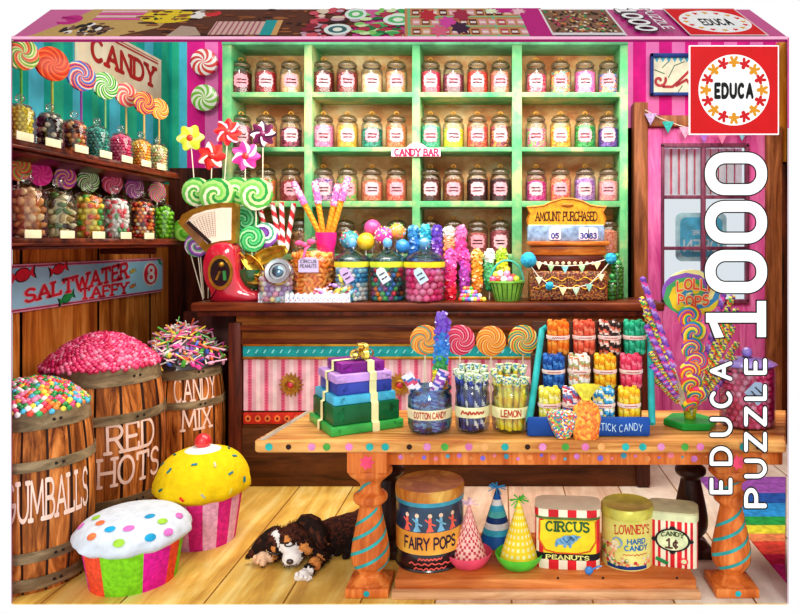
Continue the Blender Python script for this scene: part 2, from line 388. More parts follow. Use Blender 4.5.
mb.prism([(T0.x+a, T0.z+b) for a, b in rrect(-.2, .2, -.19, .19, .05)], .05, .06, 0); mb.prism([(T0.x+a, T0.z+b) for a, b in rrect(-.165, .165, -.155, .155, .05)], .045, .05, 1)
def mir(u, v, oz): return (T0.x-u, .043, T0.z+oz+v)
mb.polys(text_polys('OPEN', .27, .085, .17), lambda u, v: mir(u, v, -.11), 2); mb.polys(text_polys("WE'RE", .14, .03, .2), lambda u, v: mir(u, v, .02), 2)
mb.build('open_sign', [mat('#c8f0f8'), mat('#58c4e4'), mat('#f8ffff')], door, sharp=20)
mb = MB(); dbox(mb, 632, 646, 104, 455, -.08, .04); dbox(mb, 764, 779, 128, 455, -.08, .04); dbox(mb, 646, 764, 117, 128, -.08, .04); mb.build('door_frame', bw, door)
t = MB(); t.bbox(XB(779.5)*.98, XB(787.3)*5.36/5.5, 5.36, 5.48, 0, P(0, 165, 5.4).z, .008); struct(t.build('trim_1', dkbrown))
t = MB(); t.bbox(XB(779.5)*.98, XB(787)*5.4/5.5, 5.4, 5.48, P(0, 162, 5.4).z, 3.1, .008); struct(t.build('trim_2', wood('#b86a14', '#f0a63c', (12, 12, 2))))
# ================================================================ THE BOX
box = thing('puzzle_box', 'large jigsaw puzzle box whose front shows the whole candy shop, magenta printed lid on top', 'box', (-.43, 3.0, 0))
B0 = Vector((-.43, 3.0, 0)); mag = mat('#a01068', .35, var=.05); red = mat('#cc0e14', .35, var=.04); white = mat('#ffffff', .4, var=0); black = mat('#0c0a0c', .4, var=0)
Yf, zf, Yk = 3.0, H+204.5*3/700, 3.3; zk = H+232.5*3.3/700
def TP(s, t, off=.0015):
    px = (1-t)*s+t*(401.5+(s-401.5)*.9); y = 37.5-28*t
    # meet the ray with the sloping lid
    a = (zk-zf)/(Yk-Yf); k = (242-y)/700; Y = (H-zf+a*Yf)/(a-k) if False else (zf-a*Yf-H)/(k-a)
    return Vector(((px-500)*Y/700, Y-off*.6, H+k*Y+off*.8))-B0
mb = MB(); c4 = [TP(12, 0, 0), TP(788, 0, 0), TP(788, 1, 0), TP(12, 1, 0)]; n_ = Vector((0, .012, -.016))
mb.add(c4+[c+n_ for c in c4], [(0, 1, 2, 3), (7, 6, 5, 4), (0, 4, 5, 1), (1, 5, 6, 2), (2, 6, 7, 3), (3, 7, 4, 0)]); mb.build('lid_panel', mag, box, sharp=20)
mb = MB(); cols = []
def cm(c):
    if c not in cols: cols.append(c)
    return cols.index(c)
lay = [0]
def tq(pts, c):
    lay[0] += 1; o = .001+lay[0]*.000012
    mb.add([TP(s, t, o) for s, t in pts], [tuple(range(len(pts)))], cm(c))
def tb(s0, s1, t0, t1, c): tq([(s0, t0), (s1, t0), (s1, t1), (s0, t1)], c)
tq([(22, 0), (118, 0), (170, 1), (60, 1), (50, .62), (30, .1)], '#c9a05c'); tb(118, 352, 0, 1, '#5a2a14'); tq([(110, 0), (150, .35), (160, 1), (112, 1), (100, .3)], '#c9a05c')
tq([(48, .55)]+[(48+13*math.cos(a/8*pi), .62+.17*math.sin(a/8*pi)) for a in range(-7, 8)]+[(36, .75)], '#c2187e')
for k in range(60): a = R_.random()*6.3; q = R_.random()**.5; s_, t_ = 78+25*q*math.cos(a), .28+.22*q*math.sin(a); tq(circle(s_, t_, R_.uniform(2, 5), R_.uniform(.03, .08), 7), R_.choice(['#1a1010', '#2a1a16', '#f4ece4', '#3c2018', '#7a5038']))
for i in range(4): tb(72, 122, .62+.09*i, .68+.09*i, '#e23ca0' if i % 2 == 0 else '#f4b8d4')
tq(circle(150, .74, 30, .24, 16), '#ecc81c')
for k in range(10): tq(circle(150+R_.uniform(-22, 22), .74+R_.uniform(-.15, .15), 1.6, .03, 6), '#386020')
tq(circle(182, .8, 9, .15), '#f4ece4'); tq(circle(196, .84, 9, .1), '#d82830')
for k in range(90): s_ = R_.uniform(118, 300); tq(circle(s_, R_.random()*.96+.02, R_.uniform(2, 9), .03, 7), R_.choice(['#7a3a1a', '#8a4a20', '#3a160c', '#a05c2c', '#2c100a']))
tq([(165, 0), (200, .05), (188, .35), (172, .4)], '#b89c88'); tb(206, 258, .08, .55, '#dcb0a4')
for i in range(9): tb(207+i*5.6, 209+i*5.6, .08, .55, '#a8606c')
tb(258, 270, .06, .6, '#1c9c9c'); tb(270, 276, .06, .6, '#d8a060')
for k in range(160):
    s_ = R_.uniform(304, 420); t_ = R_.random()*.95+.02; g = s_ > 355
    tq(circle(s_, t_, R_.uniform(3, 8), R_.uniform(.04, .09), 8), R_.choice(['#3fae5a', '#8ad06a', '#20743a', '#d8f0b0', '#b83048'] if g else ['#b02438', '#d85060', '#3a1010', '#e8d0b8', '#8a1c2c', '#d0a8b8']))
for s_, t_, r_ in ((336, .25, 14), (352, .8, 12), (398, .6, 16)): tq(circle(s_, t_, r_, .2), '#e8f0ec'); tq(circle(s_, t_, r_*.7, .13), '#38686c' if s_ < 340 else '#5cc070'); tq(circle(s_, t_, r_*.35, .07), '#f4f8e8')
tb(405, 545, .0, 1, '#c98a54')
for i in range(5):
    tb(408+i*30, 411+i*30, 0, 1, '#78b884')
for r__ in (.02, .36, .7):
    tb(408, 540, r__-.02, r__+.02, '#8ac492')
    for j in range(13): tq(rrect(413+j*10, 421+j*10, r__+.05, r__+.25, .02, 2), R_.choice(['#5c1c20', '#c03c50', '#e49ca4', '#803024', '#e8b090'])); tb(414+j*10, 420+j*10, r__+.11, r__+.18, '#f0dcd4')
for s_, t_, c in ((430, .75, '#c02030'), (450, .5, '#d840a0'), (466, .75, '#a82040'), (462, .3, '#3c1438'), (440, .2, '#e06080')): tq(star(s_, t_, 11, 7, 7) and [(s_+(x-s_), t_+(yv-t_)*.022) for x, yv in star(s_, t_, 11, 7, 7)], c)
tb(530, 556, 0, 1, '#c2187e'); tb(498, 540, .84, 1, '#c2187e')
for s_ in (500, 530): tq([(s_+(x-s_), .9+(yv)*.012) for x, yv in star(s_, 0, 9, 5, 8)], '#e8f4c8' if s_ == 500 else '#f4c0c8')
tq([(553, .02), (628, .02), (628, .97), (553, .97)], '#f0e8e8'); tb(555, 626, .05, .94, '#8a6048')
for k in range(220): tq(circle(R_.uniform(557, 624), R_.uniform(.08, .9), 1.8, .035, 6), R_.choice(['#3c2418', '#c8a060', '#b83c5c', '#48905c', '#e8d8b8', '#5c3828', '#d88040', '#302018']))
tb(553, 626, .02, .1, '#ece4ec')
tq([(690, .0), (769, .0), (769, .98), (690, .98)], '#f4d8d8'); tb(691.5, 767.5, .03, .95, '#e8141c'); tq(circle(731, .5, 36, .39, 32), '#ffffff')
for i in range(16):
    a = 2*pi*i/16; s_, t_ = 731+30*math.cos(a), .5+.31*math.sin(a)
    tq([(s_+q*math.cos(b), t_+q*.013*math.sin(b)) for b, q in [(2*pi*j/10, 4.2 if j % 2 else 1.8) for j in range(10)]], '#e8141c' if i % 2 else '#f0a81c')
for p in ribbons(strokes('EDUCA', 1, .3)[0], .24): tq([(731-(x/4.6-.5)*0-15+x*6.3, .38+yv*.2) for x, yv in p], '#101010')
for txt, s1, hh, ww in (('1000', 655, 19, .84), ('PUZZLE', 676, 10, .8)):
    W0 = strokes(txt, 1, .25)[1]
    for c, tk in (('#40082c', .34), ('#ffffff', .2)):
        for p in ribbons(strokes(txt, 1, .25)[0], tk if hh > 15 else tk*.8): tq([(s1+yv*hh-hh*.6-(.96-(x/W0)*ww)*6, .93-(x/W0)*ww*.92) for x, yv in p], c if hh > 15 or tk < .3 else '#c2187e')
mb.build('lid_print', [mat('#'+''.join('%02x' % int(int(c[i:i+2], 16)*.8) for i in (1, 3, 5)), .9, var=.06, scale=60) for c in cols], box, flat=True)
mb = MB(); mb.box(-2.09+.43, 1.232+.43, -.006, .004, zf-.008, zf+.003); mb.build('lid_edge', mat('#e8a8c8', .5, var=.04), box, sharp=20)
for (x0, y0), (x1, y1), nm in ((((-2.092), 3.0), (-2.604, 3.735), 1), ((1.234, 3.0), (xr(3.6)+.002, 3.6), 0)):
    d = Vector((y0-y1, x1-x0, 0)).normalized()*(-.002 if nm == 1 else .002)
    if (nm == 1 and d.x > 0) or (nm == 0 and d.x < 0): d = -d
    mb = MB(); z1 = 0
    q = [Vector((x0, y0, 0)), Vector((x1, y1, 0))]; vs = [q[0]-B0, q[1]-B0, q[1]-B0+Vector((0, 0, 2.9 if 0 else zk)), q[0]-B0+Vector((0, 0, zf))]
    mb.add(vs+[v+d for v in vs], [(0, 1, 2, 3), (7, 6, 5, 4), (0, 4, 5, 1), (1, 5, 6, 2), (2, 6, 7, 3), (3, 7, 4, 0)]); mb.build('side_panel', mag, box, sharp=20)
# logo panel and lettering printed on the front
def FP(px, py, y=2.99): return P(px, py, y)-B0
FN = [0]
def front(polys, m, y): 
    for i, p in enumerate(polys):
        FN[0] += 1; y = y - (FN[0] % 400)*2.2e-6 if i == 0 else y-2e-6
        mbx.add([FP(a, b, y) for a, b in p], [tuple(range(len(p)))], m)
mbx = MB()
for (x0, x1, y0, y1), m, y in (((689.3, 779, 45.3, 134.7), 0, 2.992), ((690.5, 777.8, 46.5, 133.5), 1, 2.991)):
    a = [FP(x0, y1, y), FP(x1, y1, y), FP(x1, y0, y), FP(x0, y0, y)]; b = [v+Vector((0, .012, 0)) for v in a]
    mbx.add(a+b, [(0, 1, 2, 3), (7, 6, 5, 4), (0, 4, 5, 1), (1, 5, 6, 2), (2, 6, 7, 3), (3, 7, 4, 0)], m)
front([circle(734, 90, 35.5, n=64)], 0, 2.990)
for i in range(16):
    a = pi/2+2*pi*i/16; cx, cy = 734+28*math.cos(a), 90-28*math.sin(a); ux, uy = math.cos(a), -math.sin(a)
    def fig(u, v): return (cx-ux*v+(-uy)*u, cy-uy*v+ux*u)
    m = 3 if i % 2 == 0 else 2
    front([[fig(u, v+3.4) for u, v in circle(0, 0, 2.1, n=10)]], m, 2.9895)
    for seg in ([(0, 2), (0, -1)], [(-4, .6), (4, .6)], [(-2.6, -4.6), (-.7, -.6)], [(2.6, -4.6), (.7, -.6)]): front([[fig(u, v) for u, v in p] for p in ribbons([seg], 2.9)], m, 2.9892)
front([[(734+u, 97-v) for u, v in p] for p in text_polys('EDUCA', 37, 12.5, .34, gap=.42)], 4, 2.9885)
mbx.build('logo_panel', [white, red, mat('#c8141c', .4, var=0), mat('#d89018', .4, var=0), black], box, flat=True)
def done():
    global mbx
    mbx.build('lettering', [white, black], box, flat=True); mbx = MB()
mbx = MB()
def zero(c, y0, y1, grow, hole):
    cx, cy = 736, (y0+y1)/2; hx, hy = 31+grow, (y1-y0)/2+grow; o = rrect(cx-hx, cx+hx, cy-hy, cy+hy, min(hy, 20+grow)*.98, 8); kx, ky = 20.5-grow, 10.5-grow; q = rrect(cx-kx, cx+kx, cy-ky, cy+ky, ky*.95, 8)
    n = len(o); return [[o[i], o[(i+1) % n], q[(i+1) % n], q[i]] for i in range(n)]
for y0, y1 in ((152.5, 195), (201, 243.5), (250, 293)): front(zero(0, y0, y1, 1.3, 0), 1, 2.9905); front(zero(0, y0, y1, 0, 0), 0, 2.9885)
def one(g):
    return [[(757-g, 300-g+1), (766+g, 300-g+1), (766+g, 338+g-1), (757-g, 338+g-1)], [(706-g, 312-g+1), (760, 312-g+1), (760, 322.5+g), (706-g, 322.5+g)], [(706-g, 314), (717+g, 322), (724+g, 337+g), (715-g, 338+g)]]
front(one(1.5), 1, 2.9905); front(one(0), 0, 2.9885); done()
for txt, xr_, hh, ys in (('EDUCA', 732.5, 24, (486, 456, 427, 398.5, 371)), ('PUZZLE', 767, 24, (498, 468.5, 442, 416.5, 392.5, 366.5))):
    for ch, yc in zip(txt, ys):
        st, W0 = strokes(ch, 1)
        ww = 15.5 if ch not in 'EL' else 12.5
        for g, m, y in ((.27+.12, 1, 2.9905), (.27-.0, 0, 2.9885)):
            front([[(xr_-2-v*(hh-5), yc-(u/W0-.5)*ww) for u, v in p] for p in ribbons(st, .2 if m == 0 else .33)], m, y)
    done()
# ================================================================ BUILDERS
silver = mat('#b8bcc0', .25, 1, var=.1); gold = mat('#c8922c', .3, .8, var=.3); brass = mat('#a87828', .35, .7, var=.3)
cream = mat('#f6ecc8', .7, var=.06); stickw = mat('#f4ead0', .6, var=.05); ink = mat('#2a1418', .6, var=0)
LABM = mat('#eeb4bc', .7, var=.1)
JH, JR = .262, .075
def jar_master():
    """square-shouldered sweet jar with a glass lid and ring knob"""
    r, h = JR, JH; t = thing('candy_jar', '', 'jar')
    mb = MB(); mb.lathe([(r*.9, 0), (r*.98, .004), (r, .02), (r, .60*h), (r*.96, .66*h), (r*.84, .71*h), (r*.78, .735*h)], 28, cap=False); mb.lathe([(0, .002), (r*.9, .002)], 28, cap=False); mb.build('glass_body', GL, t)
    mb = MB(); mb.lathe([(r*.78, .735*h), (r*.86, .74*h), (r*.87, .76*h), (r*.8, .77*h)], 28, cap=False); mb.build('neck_ring', mat('#7c6a50', .3, .4, var=.3), t)
    l = MB().lathe([(r*.88, .78*h), (r*.86, .82*h), (r*.66, .885*h), (r*.3, .925*h), (.001, .93*h)], 28, cap=False).lathe([(r*.86, .77*h), (r*.9, .775*h), (r*.9, .79*h), (r*.86, .795*h)], 28, m=1, cap=False).build('lid', [GL, mat('#8a7c64', .25, .5, var=.2)], t)
    pts = [(.15*r*math.cos(a)*1.3, 0, .955*h+.045*h*math.sin(a)) for a in [2*pi*i/10 for i in range(11)]]
    MB().tube(pts, .0035, 6, cap=False).build('lid_knob', brass, l)
    return t
jarM = jar_master(); jar_n = [0]
STAR = {}
def label_card(t, r, z, w_, h_, seed, m=None, marks=True, name='paper_label', lines=2, col2=None):
    rng = random.Random(seed); mb = MB(); f = cyl(r*1.012, z); f2 = cyl(r*1.02, z); n = 22; o = []
    for i in range(n):
        a = 2*pi*i/n; k = 1 if i % 2 else .86; ex = 3.5
        cx, cy = math.cos(a), math.sin(a); q = (abs(cx)**ex+abs(cy)**ex)**(-1/ex); o.append((cx*q*k*w_/2, cy*q*k*h_/2))
    for i in range(n):
        p, q = o[i], o[(i+1) % n]; mb.add([f(0, 0), f(p[0]/2, p[1]/2), f(*p), f(*q), f(q[0]/2, q[1]/2)], [(0, 4, 1), (1, 4, 3, 2)], 0)
    for s_ in range(lines):
        mb.polys(ribbons(squiggle(-w_*rng.uniform(.25, .34), w_*rng.uniform(.25, .34), -h_*.02-s_*h_*.22+(.1*h_ if lines > 1 else 0), h_*.13, rng), h_*.055, round_=False), f2, 1)
    return mb.build(name, [m or LABM, ink], t, flat=False)
def fill_mesh(t, r, h, m, seed=0, name='candy_filling', rough=.06, dome=.15):
    rng = random.Random(seed); ph = [rng.uniform(0, 6) for _ in range(3)]
    mb = MB(); pr = [(r*.9, .004), (r, .012)]+[(r, h*k/4) for k in range(1, 5)]+[(r*.7, h*(1+dome*.5)), (r*.35, h*(1+dome)), (.001, h*(1+dome*1.1))]
    mb.lathe(pr, 24, cap=False, wob=lambda a, z, j: 1+(.012*math.sin(a*5+ph[0]+z*90) if j < 6 else .12*math.sin(a*3+ph[1])))
    o = mb.build(name, m, t); o['kind'] = 'stuff'; return o
def shelf_jar(px, Y, z, pal, label, group, fill=.56, lab=True, seed=0, labm=None, sc_=1, scale=95):
    t = jarM if jar_n[0] == 0 else copy_tree(jarM0)
    if jar_n[0] == 0: globals()['jarM0'] = jarM
    jar_n[0] += 1
    for ch in [c for c in t.children if c.name.startswith(('candy_filling', 'paper_label'))]:
        bpy.data.objects.remove(ch, do_unlink=True)
    t.location = ((px-500)*Y/F, Y, z); t['label'] = label; t['group'] = group
    t.rotation_euler.z = math.atan2(500-px, F)
    if sc_ != 1: t.scale = (sc_,)*3
    fill_mesh(t, JR*.95, JH*fill, candy(pal, scale, .3), seed, dome=.12)
    if lab: label_card(t, JR, JH*.34, JR*1.42, JH*.38, seed, labm)
    return t
# ---- lollipops
def disc_mesh(R, th, pal, twist, sect, rings=9, petal=0, centre=None, thick_edge=.55, rep=1, off=0):
    """round sweet facing local -y, centre at origin, colours wound in a spiral"""
    mb = MB(); n = sect; mats = len(pal)
    for side in (-1, 1):
        vs = [Vector((0, side*th, 0))]; fs = []; ms = []
        for j in range(1, rings+1):
            q = j/rings
            for i in range(n):
                a = 2*pi*i/n+twist*q; rr = R*q
                if petal: rr *= 1+.16*q*math.cos(petal*(a-twist*q if False else a))
                vs.append(Vector((rr*math.cos(a), side*th*(1-(1-thick_edge)*q**3), rr*math.sin(a))))
        for i in range(n):
            k = (i+1) % n; fs.append((0, 1+i, 1+k) if side < 0 else (0, 1+k, 1+i)); ms.append(centre if centre is not None else (i//rep+off) % mats)
            for j in range(1, rings):
                A = 1+(j-1)*n; B = 1+j*n; f = (A+i, B+i, B+k, A+k); fs.append(f if side < 0 else tuple(reversed(f)))
                ms.append(centre if centre is not None and j/rings < .3 else (i//rep+off) % mats)
        mb.add(vs, fs, ms)
    o = 1+(rings-1)*n; N = 1+rings*n
    # the rim
    vs = []; fs = []; ms = []
    for i in range(n): vs += [mb.v[o+i], mb.v[N+o+i]]
    for i in range(n): k = (i+1) % n; fs.append((2*i, 2*i+1, 2*k+1, 2*k)); ms.append((i//rep+off) % mats)
    mb.add(vs, fs, ms); return mb
def lolly(label, bs, hd, R, pal, twist=2.5, sect=24, group=None, face=(0, -1, 0), petal=0, centre=None, rep=1, name='lollipop', cat='lollipop', th=None, stick=stickw, sr=.0035, rings=9, flipx=1):
    bs, hd = Vector(bs), Vector(hd); d = hd-bs; L = d.length
    t = thing(name, label, cat, bs, group=group, rot=aim(d, Vector(face)))
    mb = disc_mesh(R, th or R*.16, pal, twist*flipx, sect, rings, petal, centre, rep=rep); mb.v = [v+Vector((0, 0, L)) for v in mb.v]
    mats = [mat(c, .36, var=.12, coat=.12) for c in pal]
    if centre is not None and centre >= len(pal): pass
    mb.build('candy_head', mats, t, sharp=60)
    MB().tube([(0, 0, 0), (0, 0, L-R*.3)], sr, 8).build('stick', stick, t); return t
def flower(label, bs, hd, R, pal, cen, petal=8, group=None, twist=.9, rep=3):
    t = lolly(label, bs, hd, R, pal, twist, petal*6, group, petal=petal, rep=rep)
    L = (Vector(hd)-Vector(bs)).length
    MB().ball((0, -R*.12, L), R*.3, sq=(1, .5, 1)).build('candy_centre', mat(cen, .2, coat=.5), t); return t
def twist_stick(label, a, b, r, pal, group=None, turns=6, seg=12, name='candy_stick', cat='candy stick', face=(0, -1, 0), n=30, sub=1, lump=0):
    a, b = Vector(a), Vector(b); L = (b-a).length; mb = MB(); K = len(pal)
    mb.tube([(0, 0, L*i/n) for i in range(n+1)], [r*(.75 if i in (0, n) else 1+lump*math.sin(i*1.57*2)) for i in range(n+1)], seg, mf=lambda k, i: int((k*K/seg*sub+i*turns*K/n)) % K)
    o = mb.build(name, [mat(c, .3, var=.08, coat=.3) for c in pal], None, loc=a, sharp=60); o.rotation_euler = aim(b-a, Vector(face)); tag(o, label, cat, group); return o
def rock(label, a, b, r, pal, group, seed=0, name='rock_candy', blend=None):
    """stick coated in coarse sugar crystals"""
    a, b = Vector(a), Vector(b); L = (b-a).length; rng = random.Random(seed); t = thing(name, label, 'rock candy', a, group=group, rot=aim(b-a)); mb = MB(); n = 30
    K = len(pal); pr = [(.001, 0)]+[(r*.85*min(1, (i+.6)/3, (n-i+.5)/3), L*i/n) for i in range(n+1)]+[(.001, L*1.005)]
    mb.lathe(pr, 14, mf=lambda i, j: min(K-1, int(j/len(pr)*K)), cap=False, wob=lambda a_, z, j: 1+rng.uniform(-.08, .1))
    for i in range(int(150*L/.25)):
        z = rng.uniform(.02, .98)*L; an = rng.uniform(0, 2*pi); rr = r*.8*min(1, z/(r*1.2)+.3, (L-z)/(r*1.2)+.3); s_ = r*rng.uniform(.16, .34)
        T = Matrix.Translation((rr*math.cos(an), rr*math.sin(an), z)) @ Euler((rng.uniform(0, 3), rng.uniform(0, 3), rng.uniform(0, 3))).to_matrix().to_4x4()
        mb.box(-s_, s_, -s_, s_, -s_, s_, min(K-1, max(0, int(z/L*K+rng.uniform(-.35, .35)))), T)
    mb.build('crystals', [mat(c, .15, var=.25, scale=60, coat=.6) for c in pal], t, sharp=10); MB().tube([(0, 0, -.0), (0, 0, L*.2)], .003, 6).build('stick', stickw, t); return t
def spiral_pts(n, r): return [(r*math.sqrt((i+.5)/n)*math.cos(i*2.39996), r*math.sqrt((i+.5)/n)*math.sin(i*2.39996)) for i in range(n)]
def shell_balls(mb, r, z0, z1, br, nm, rng, sub=1, dome=0, sq=(1, 1, 1), full=False):
    """sweets packed against the glass, then across the top"""
    z = z0+br; k = 0; R = r-br
    while z < z1:
        n = max(5, int(2*pi*R/(2*br*.98)))
        for i in range(n):
            a = 2*pi*(i+(k % 2)*.5)/n
            if full or math.sin(a) < .35: mb.ball((R*math.cos(a)+rng.uniform(-.1, .1)*br, R*math.sin(a), z+rng.uniform(-.1, .1)*br), br, rng.randrange(nm), sub, sq, Euler((rng.uniform(0, 3), rng.uniform(0, 3), 0)).to_matrix() if sq != (1, 1, 1) else None)
        z += br*1.75; k += 1
    for x, y in spiral_pts(int((R/br)**2*.9), R): mb.ball((x, y, z1+dome*(1-(x*x+y*y)/R/R)+rng.uniform(-.2, .2)*br), br, rng.randrange(nm), sub, sq)
def cmats(pal, rough=.3, coat=.2): return [mat(c, rough, var=.12, coat=coat) for c in pal]
def ball_jar(name, label, loc, r, h, pal, br, group=None, lid='glass', fill=.72, sub=1, sq=(1, 1, 1), shape=None, glassm=None, core=None, seed=1, cat='jar'):
    t = thing(name, label, cat, loc, group=group); rng = random.Random(seed)
    pr = shape or [(r*.92, 0), (r, .012), (r, .70*h), (r*.93, .76*h), (r*.72, .81*h), (r*.68, .83*h)]
    MB().lathe([(x, z) for x, z in pr], 32, cap=False).lathe([(0, .001), (r*.92, .001)], 32, cap=False).build('glass_body', glassm or GL, t)
    top = pr[-1]; mb = MB(); rr = top[0]
    l = mb.lathe([(rr*1.12, top[1]), (rr*1.14, top[1]+.006), (rr*.9, top[1]+.035*h*2), (rr*.35, top[1]+.05*h*2), (.22*rr, top[1]+.055*h*2)], 28, cap=False).build('lid', GL if lid == 'glass' else lid, t)
    zt = top[1]+.11*h; MB().ball((0, 0, zt+.022), .026 if r > .07 else .02).build('lid_knob', GL if lid == 'glass' else lid, l)
    mb = MB(); mb.lathe([(.001, .006), (r*.8, .006), (r-br*1.7, .01), (r-br*1.7, fill*h-br), (.001, fill*h)], 20, m=0, cap=False)
    shell_balls(mb, r*.97, .003, fill*h, br, len(pal), rng, sub, dome=.02, sq=sq)
    o = mb.build('candy_filling', cmats(pal), t, sharp=60); o['kind'] = 'stuff'; return t
def heap(name, label, c, R, hh, pal, br, n, seed, cat='candy', rimz=0, power=1.6, extra=None):
    """a heap of loose sweets in a mound"""
    rng = random.Random(seed); mb = MB(); mb.lathe([(R*.97, -.05), (R*.97, 0)]+[(R*.96*q, hh*(1-q**power)*.93) for q in (.95, .8, .6, .4, .2, .02)], 30, m=0, cap=False)
    for x, y in spiral_pts(n, R): 
        q = math.hypot(x, y)/R; mb.ball((x*(1+.02*rng.uniform(-1, 1)), y, hh*(1-q**power)+rng.uniform(-.25, .4)*br), br*rng.uniform(.85, 1.12), rng.randrange(len(pal)), 1)
    o = mb.build(name, cmats(pal, .2), None, loc=c, sharp=70); tag(o, label, cat, None, 'stuff'); return o
# ================================================================ DISPLAY SHELVES ON THE BACK WALL
green = mat('#6cc68e', .5, var=.3, scale=6, bump=.2); greenc = wood('#46a86c', '#ccd08c', (3.5, 3.5, 3.5), .5, c3='#72bc7c', dis=.2, bump=.1)
back = wood('#c87c48', '#fce4b0', (3, 3, 5), .7, c3='#eab478', dis=.2)
YS, YE = 4.8, 5.08
def sx(px): return (px-500)*YS/F
def sz(py): return H-(py-242)*YS/F
x0_ = sx(222)
shelf = thing('display_shelf', 'tall green painted shelving unit with four bays of candy jars behind the counter', 'shelf', (sx(425), YS, 0))
SX = sx(425); zc = 1.172
def sb(a, b, c, d, y1=YE, y0=YS, be=.006): return (sx(a)-SX, sx(b)-SX, y0-YS, y1-YS, sz(d), sz(c), be)
for i, (a, b) in enumerate(((222, 231.5), (304, 312), (412, 420), (512, 522), (620, 628))):
    mb = MB(); mb.bbox(sx(a)-SX, sx(b)-SX, 0, YE-YS, 0 if i in (0, 4) else zc, 2.93, .006); mb.build('upright', greenc, shelf)
MB().bbox(sx(222)-SX, sx(628)-SX, -.01, YE-YS, sz(45), sz(37), .006).build('top_board', green, shelf)
rows = (92, 147, 201, 254); rh = (97, 151.5, 207, 260)
for a, b in zip(rows, rh):
    for p, q in ((231.5, 304), (312, 412), (420, 512), (522, 620)):
        if a == 254 and p > 500: continue
        MB().bbox(*sb(p-.3, q+.3, a, b, be=.004)).build('shelf_board', greenc, shelf)
MB().box(sx(222)-SX, sx(628)-SX, YE-YS, YE-YS+.02, 0, 2.93).build('back_panel', back, shelf)
bays = {'leftmost': (241, 266, 291), 'second': (323.5, 347.5, 372, 396.5), 'third': (430.5, 453.5, 477.5, 500.5), 'rightmost': (536, 560.5, 585, 608.5)}
CH = '#4a1a14'; CR = '#b01828'; TN = '#d8a070'; OR = '#e87028'; PK = '#ee5a9c'; MG = '#e0289c'
content = {
 (0, 'leftmost'): [([CH, '#7a2418'], 'dark brown', 1), (['#c02830', '#8c1420'], 'red', 1), ([TN, '#e8c094'], 'tan', 1)],
 (0, 'second'): [(['#5c1c1c', '#8c2c24'], 'dark maroon', 1), (['#6a2420', '#a83c34'], 'maroon', 1), (['#e0b488', '#f0d4a8'], 'pale tan', 1), (['#d88858', '#e8b48c'], 'orange tan', 1)],
 (0, 'third'): [(['#e03a5c', '#c81c40'], 'red pink', 1), (['#5a2434', '#8a3c50'], 'dark plum', 1), (['#e04028', '#b82c1c'], 'scarlet', 1), (['#d89070', '#c86858'], 'rosy tan', 1)],
 (0, 'rightmost'): [(['#e04870', '#f08aa0', '#c02848'], 'rose', 1), (['#e8883c', '#58b0a0', '#e8c858', '#d05848'], 'mixed orange and green', 1), (['#f060b0', '#f890cc'], 'bright pink', 1), (['#4898d8', '#e86848', '#f0a070', '#3868b8'], 'blue and orange', 1)],
 (1, 'leftmost'): [(['#c87890', '#a04868'], 'dusky mauve', 1), (['#e8986c', '#d87858'], 'peach', 1), (['#8c2448', '#d05878', '#3c1424'], 'dark pink and black', 1)],
 (1, 'second'): [(['#e874ac', '#f2a0c8'], 'soft pink', 1), (['#f0a428', '#e8c85c'], 'golden yellow', 1), (['#1c8c78', '#38b498', '#145c54'], 'deep teal', 1), (['#e86838', '#f09868'], 'orange', 1)],
 (1, 'third'): [(['#58c098', '#2c9878'], 'sea green', 1), (['#e8d430', '#b8c838'], 'lemon yellow', 1), (['#e85038', '#f08c58', '#c83048'], 'orange red', 1), (['#4c2020', '#c84860', '#e8a04c', '#8c3438'], 'dark mixed', 1)],
 (1, 'rightmost'): [(['#f088b0', '#88cc60', '#e85890'], 'pink and green', 1), (['#f0b028', '#f0803c', '#f4d060'], 'amber', 1), (['#289c48', '#50c068', '#1c7038'], 'leaf green', 1), (['#6838a0', '#9060c0', '#482878'], 'purple', 1)],
 (2, 'leftmost'): [(['#6a4038', '#8c5848'], 'dull brown', 0), (['#e8904c', '#68b058', '#e86038'], 'orange and green', 1), (['#c84c50', '#a83040'], 'brick red', 1)],
 (2, 'second'): [(['#d888b0', '#7058b0', '#f0b8d0'], 'lilac', 1), (['#68b850', '#a0d070', '#f09080'], 'apple green', 1), (['#e87050', '#f0a080'], 'coral', 1), (['#e85848', '#f08c70'], 'tomato red', 1)],
 (2, 'third'): [(['#4a241c', '#6c3c2c'], 'cocoa brown', 1), (['#9c5c34', '#7c4020'], 'caramel brown', 1), (['#2c1418', '#4c2024'], 'almost black', 1), (['#341c20', '#582c30'], 'dark liquorice', 1)],
 (2, 'rightmost'): [(['#e8309c', '#f078c0', '#c01878'], 'magenta', 1), (['#f08848', '#f0586c', '#f4b080'], 'coral orange', 1), (['#b888d8', '#d8b0e8', '#9060b8'], 'lavender', 1), (['#f08ca0', '#f8b8a8'], 'salmon pink', 1)],
 (3, 'second'): [(['#7c5040', '#a07058'], 'brown', 0), (['#8c5a44', '#ac7c60'], 'brown', 0), (['#7c4c40', '#986850'], 'brown', 0)],
 (3, 'third'): [(['#9c5858', '#b87870'], 'brown pink', 0), (['#a06058', '#c08878'], 'brown pink', 0), (['#a84c44', '#c8706c'], 'brick', 1), (['#8c3440', '#b05860'], 'maroon pink', 1)],
 (3, 'rightmost'): [(['#a05c4c', '#e88c78'], 'rust', 0), (['#a05c4c', '#e88c78'], 'rust', 0), (['#a05c4c', '#e88c78'], 'rust', 0), (['#e07c60', '#f0a890'], 'rust', 0)],
}
ordn = ['first', 'second', 'third', 'fourth']; rown = ['top', 'second', 'third', 'fourth']; seed = 0
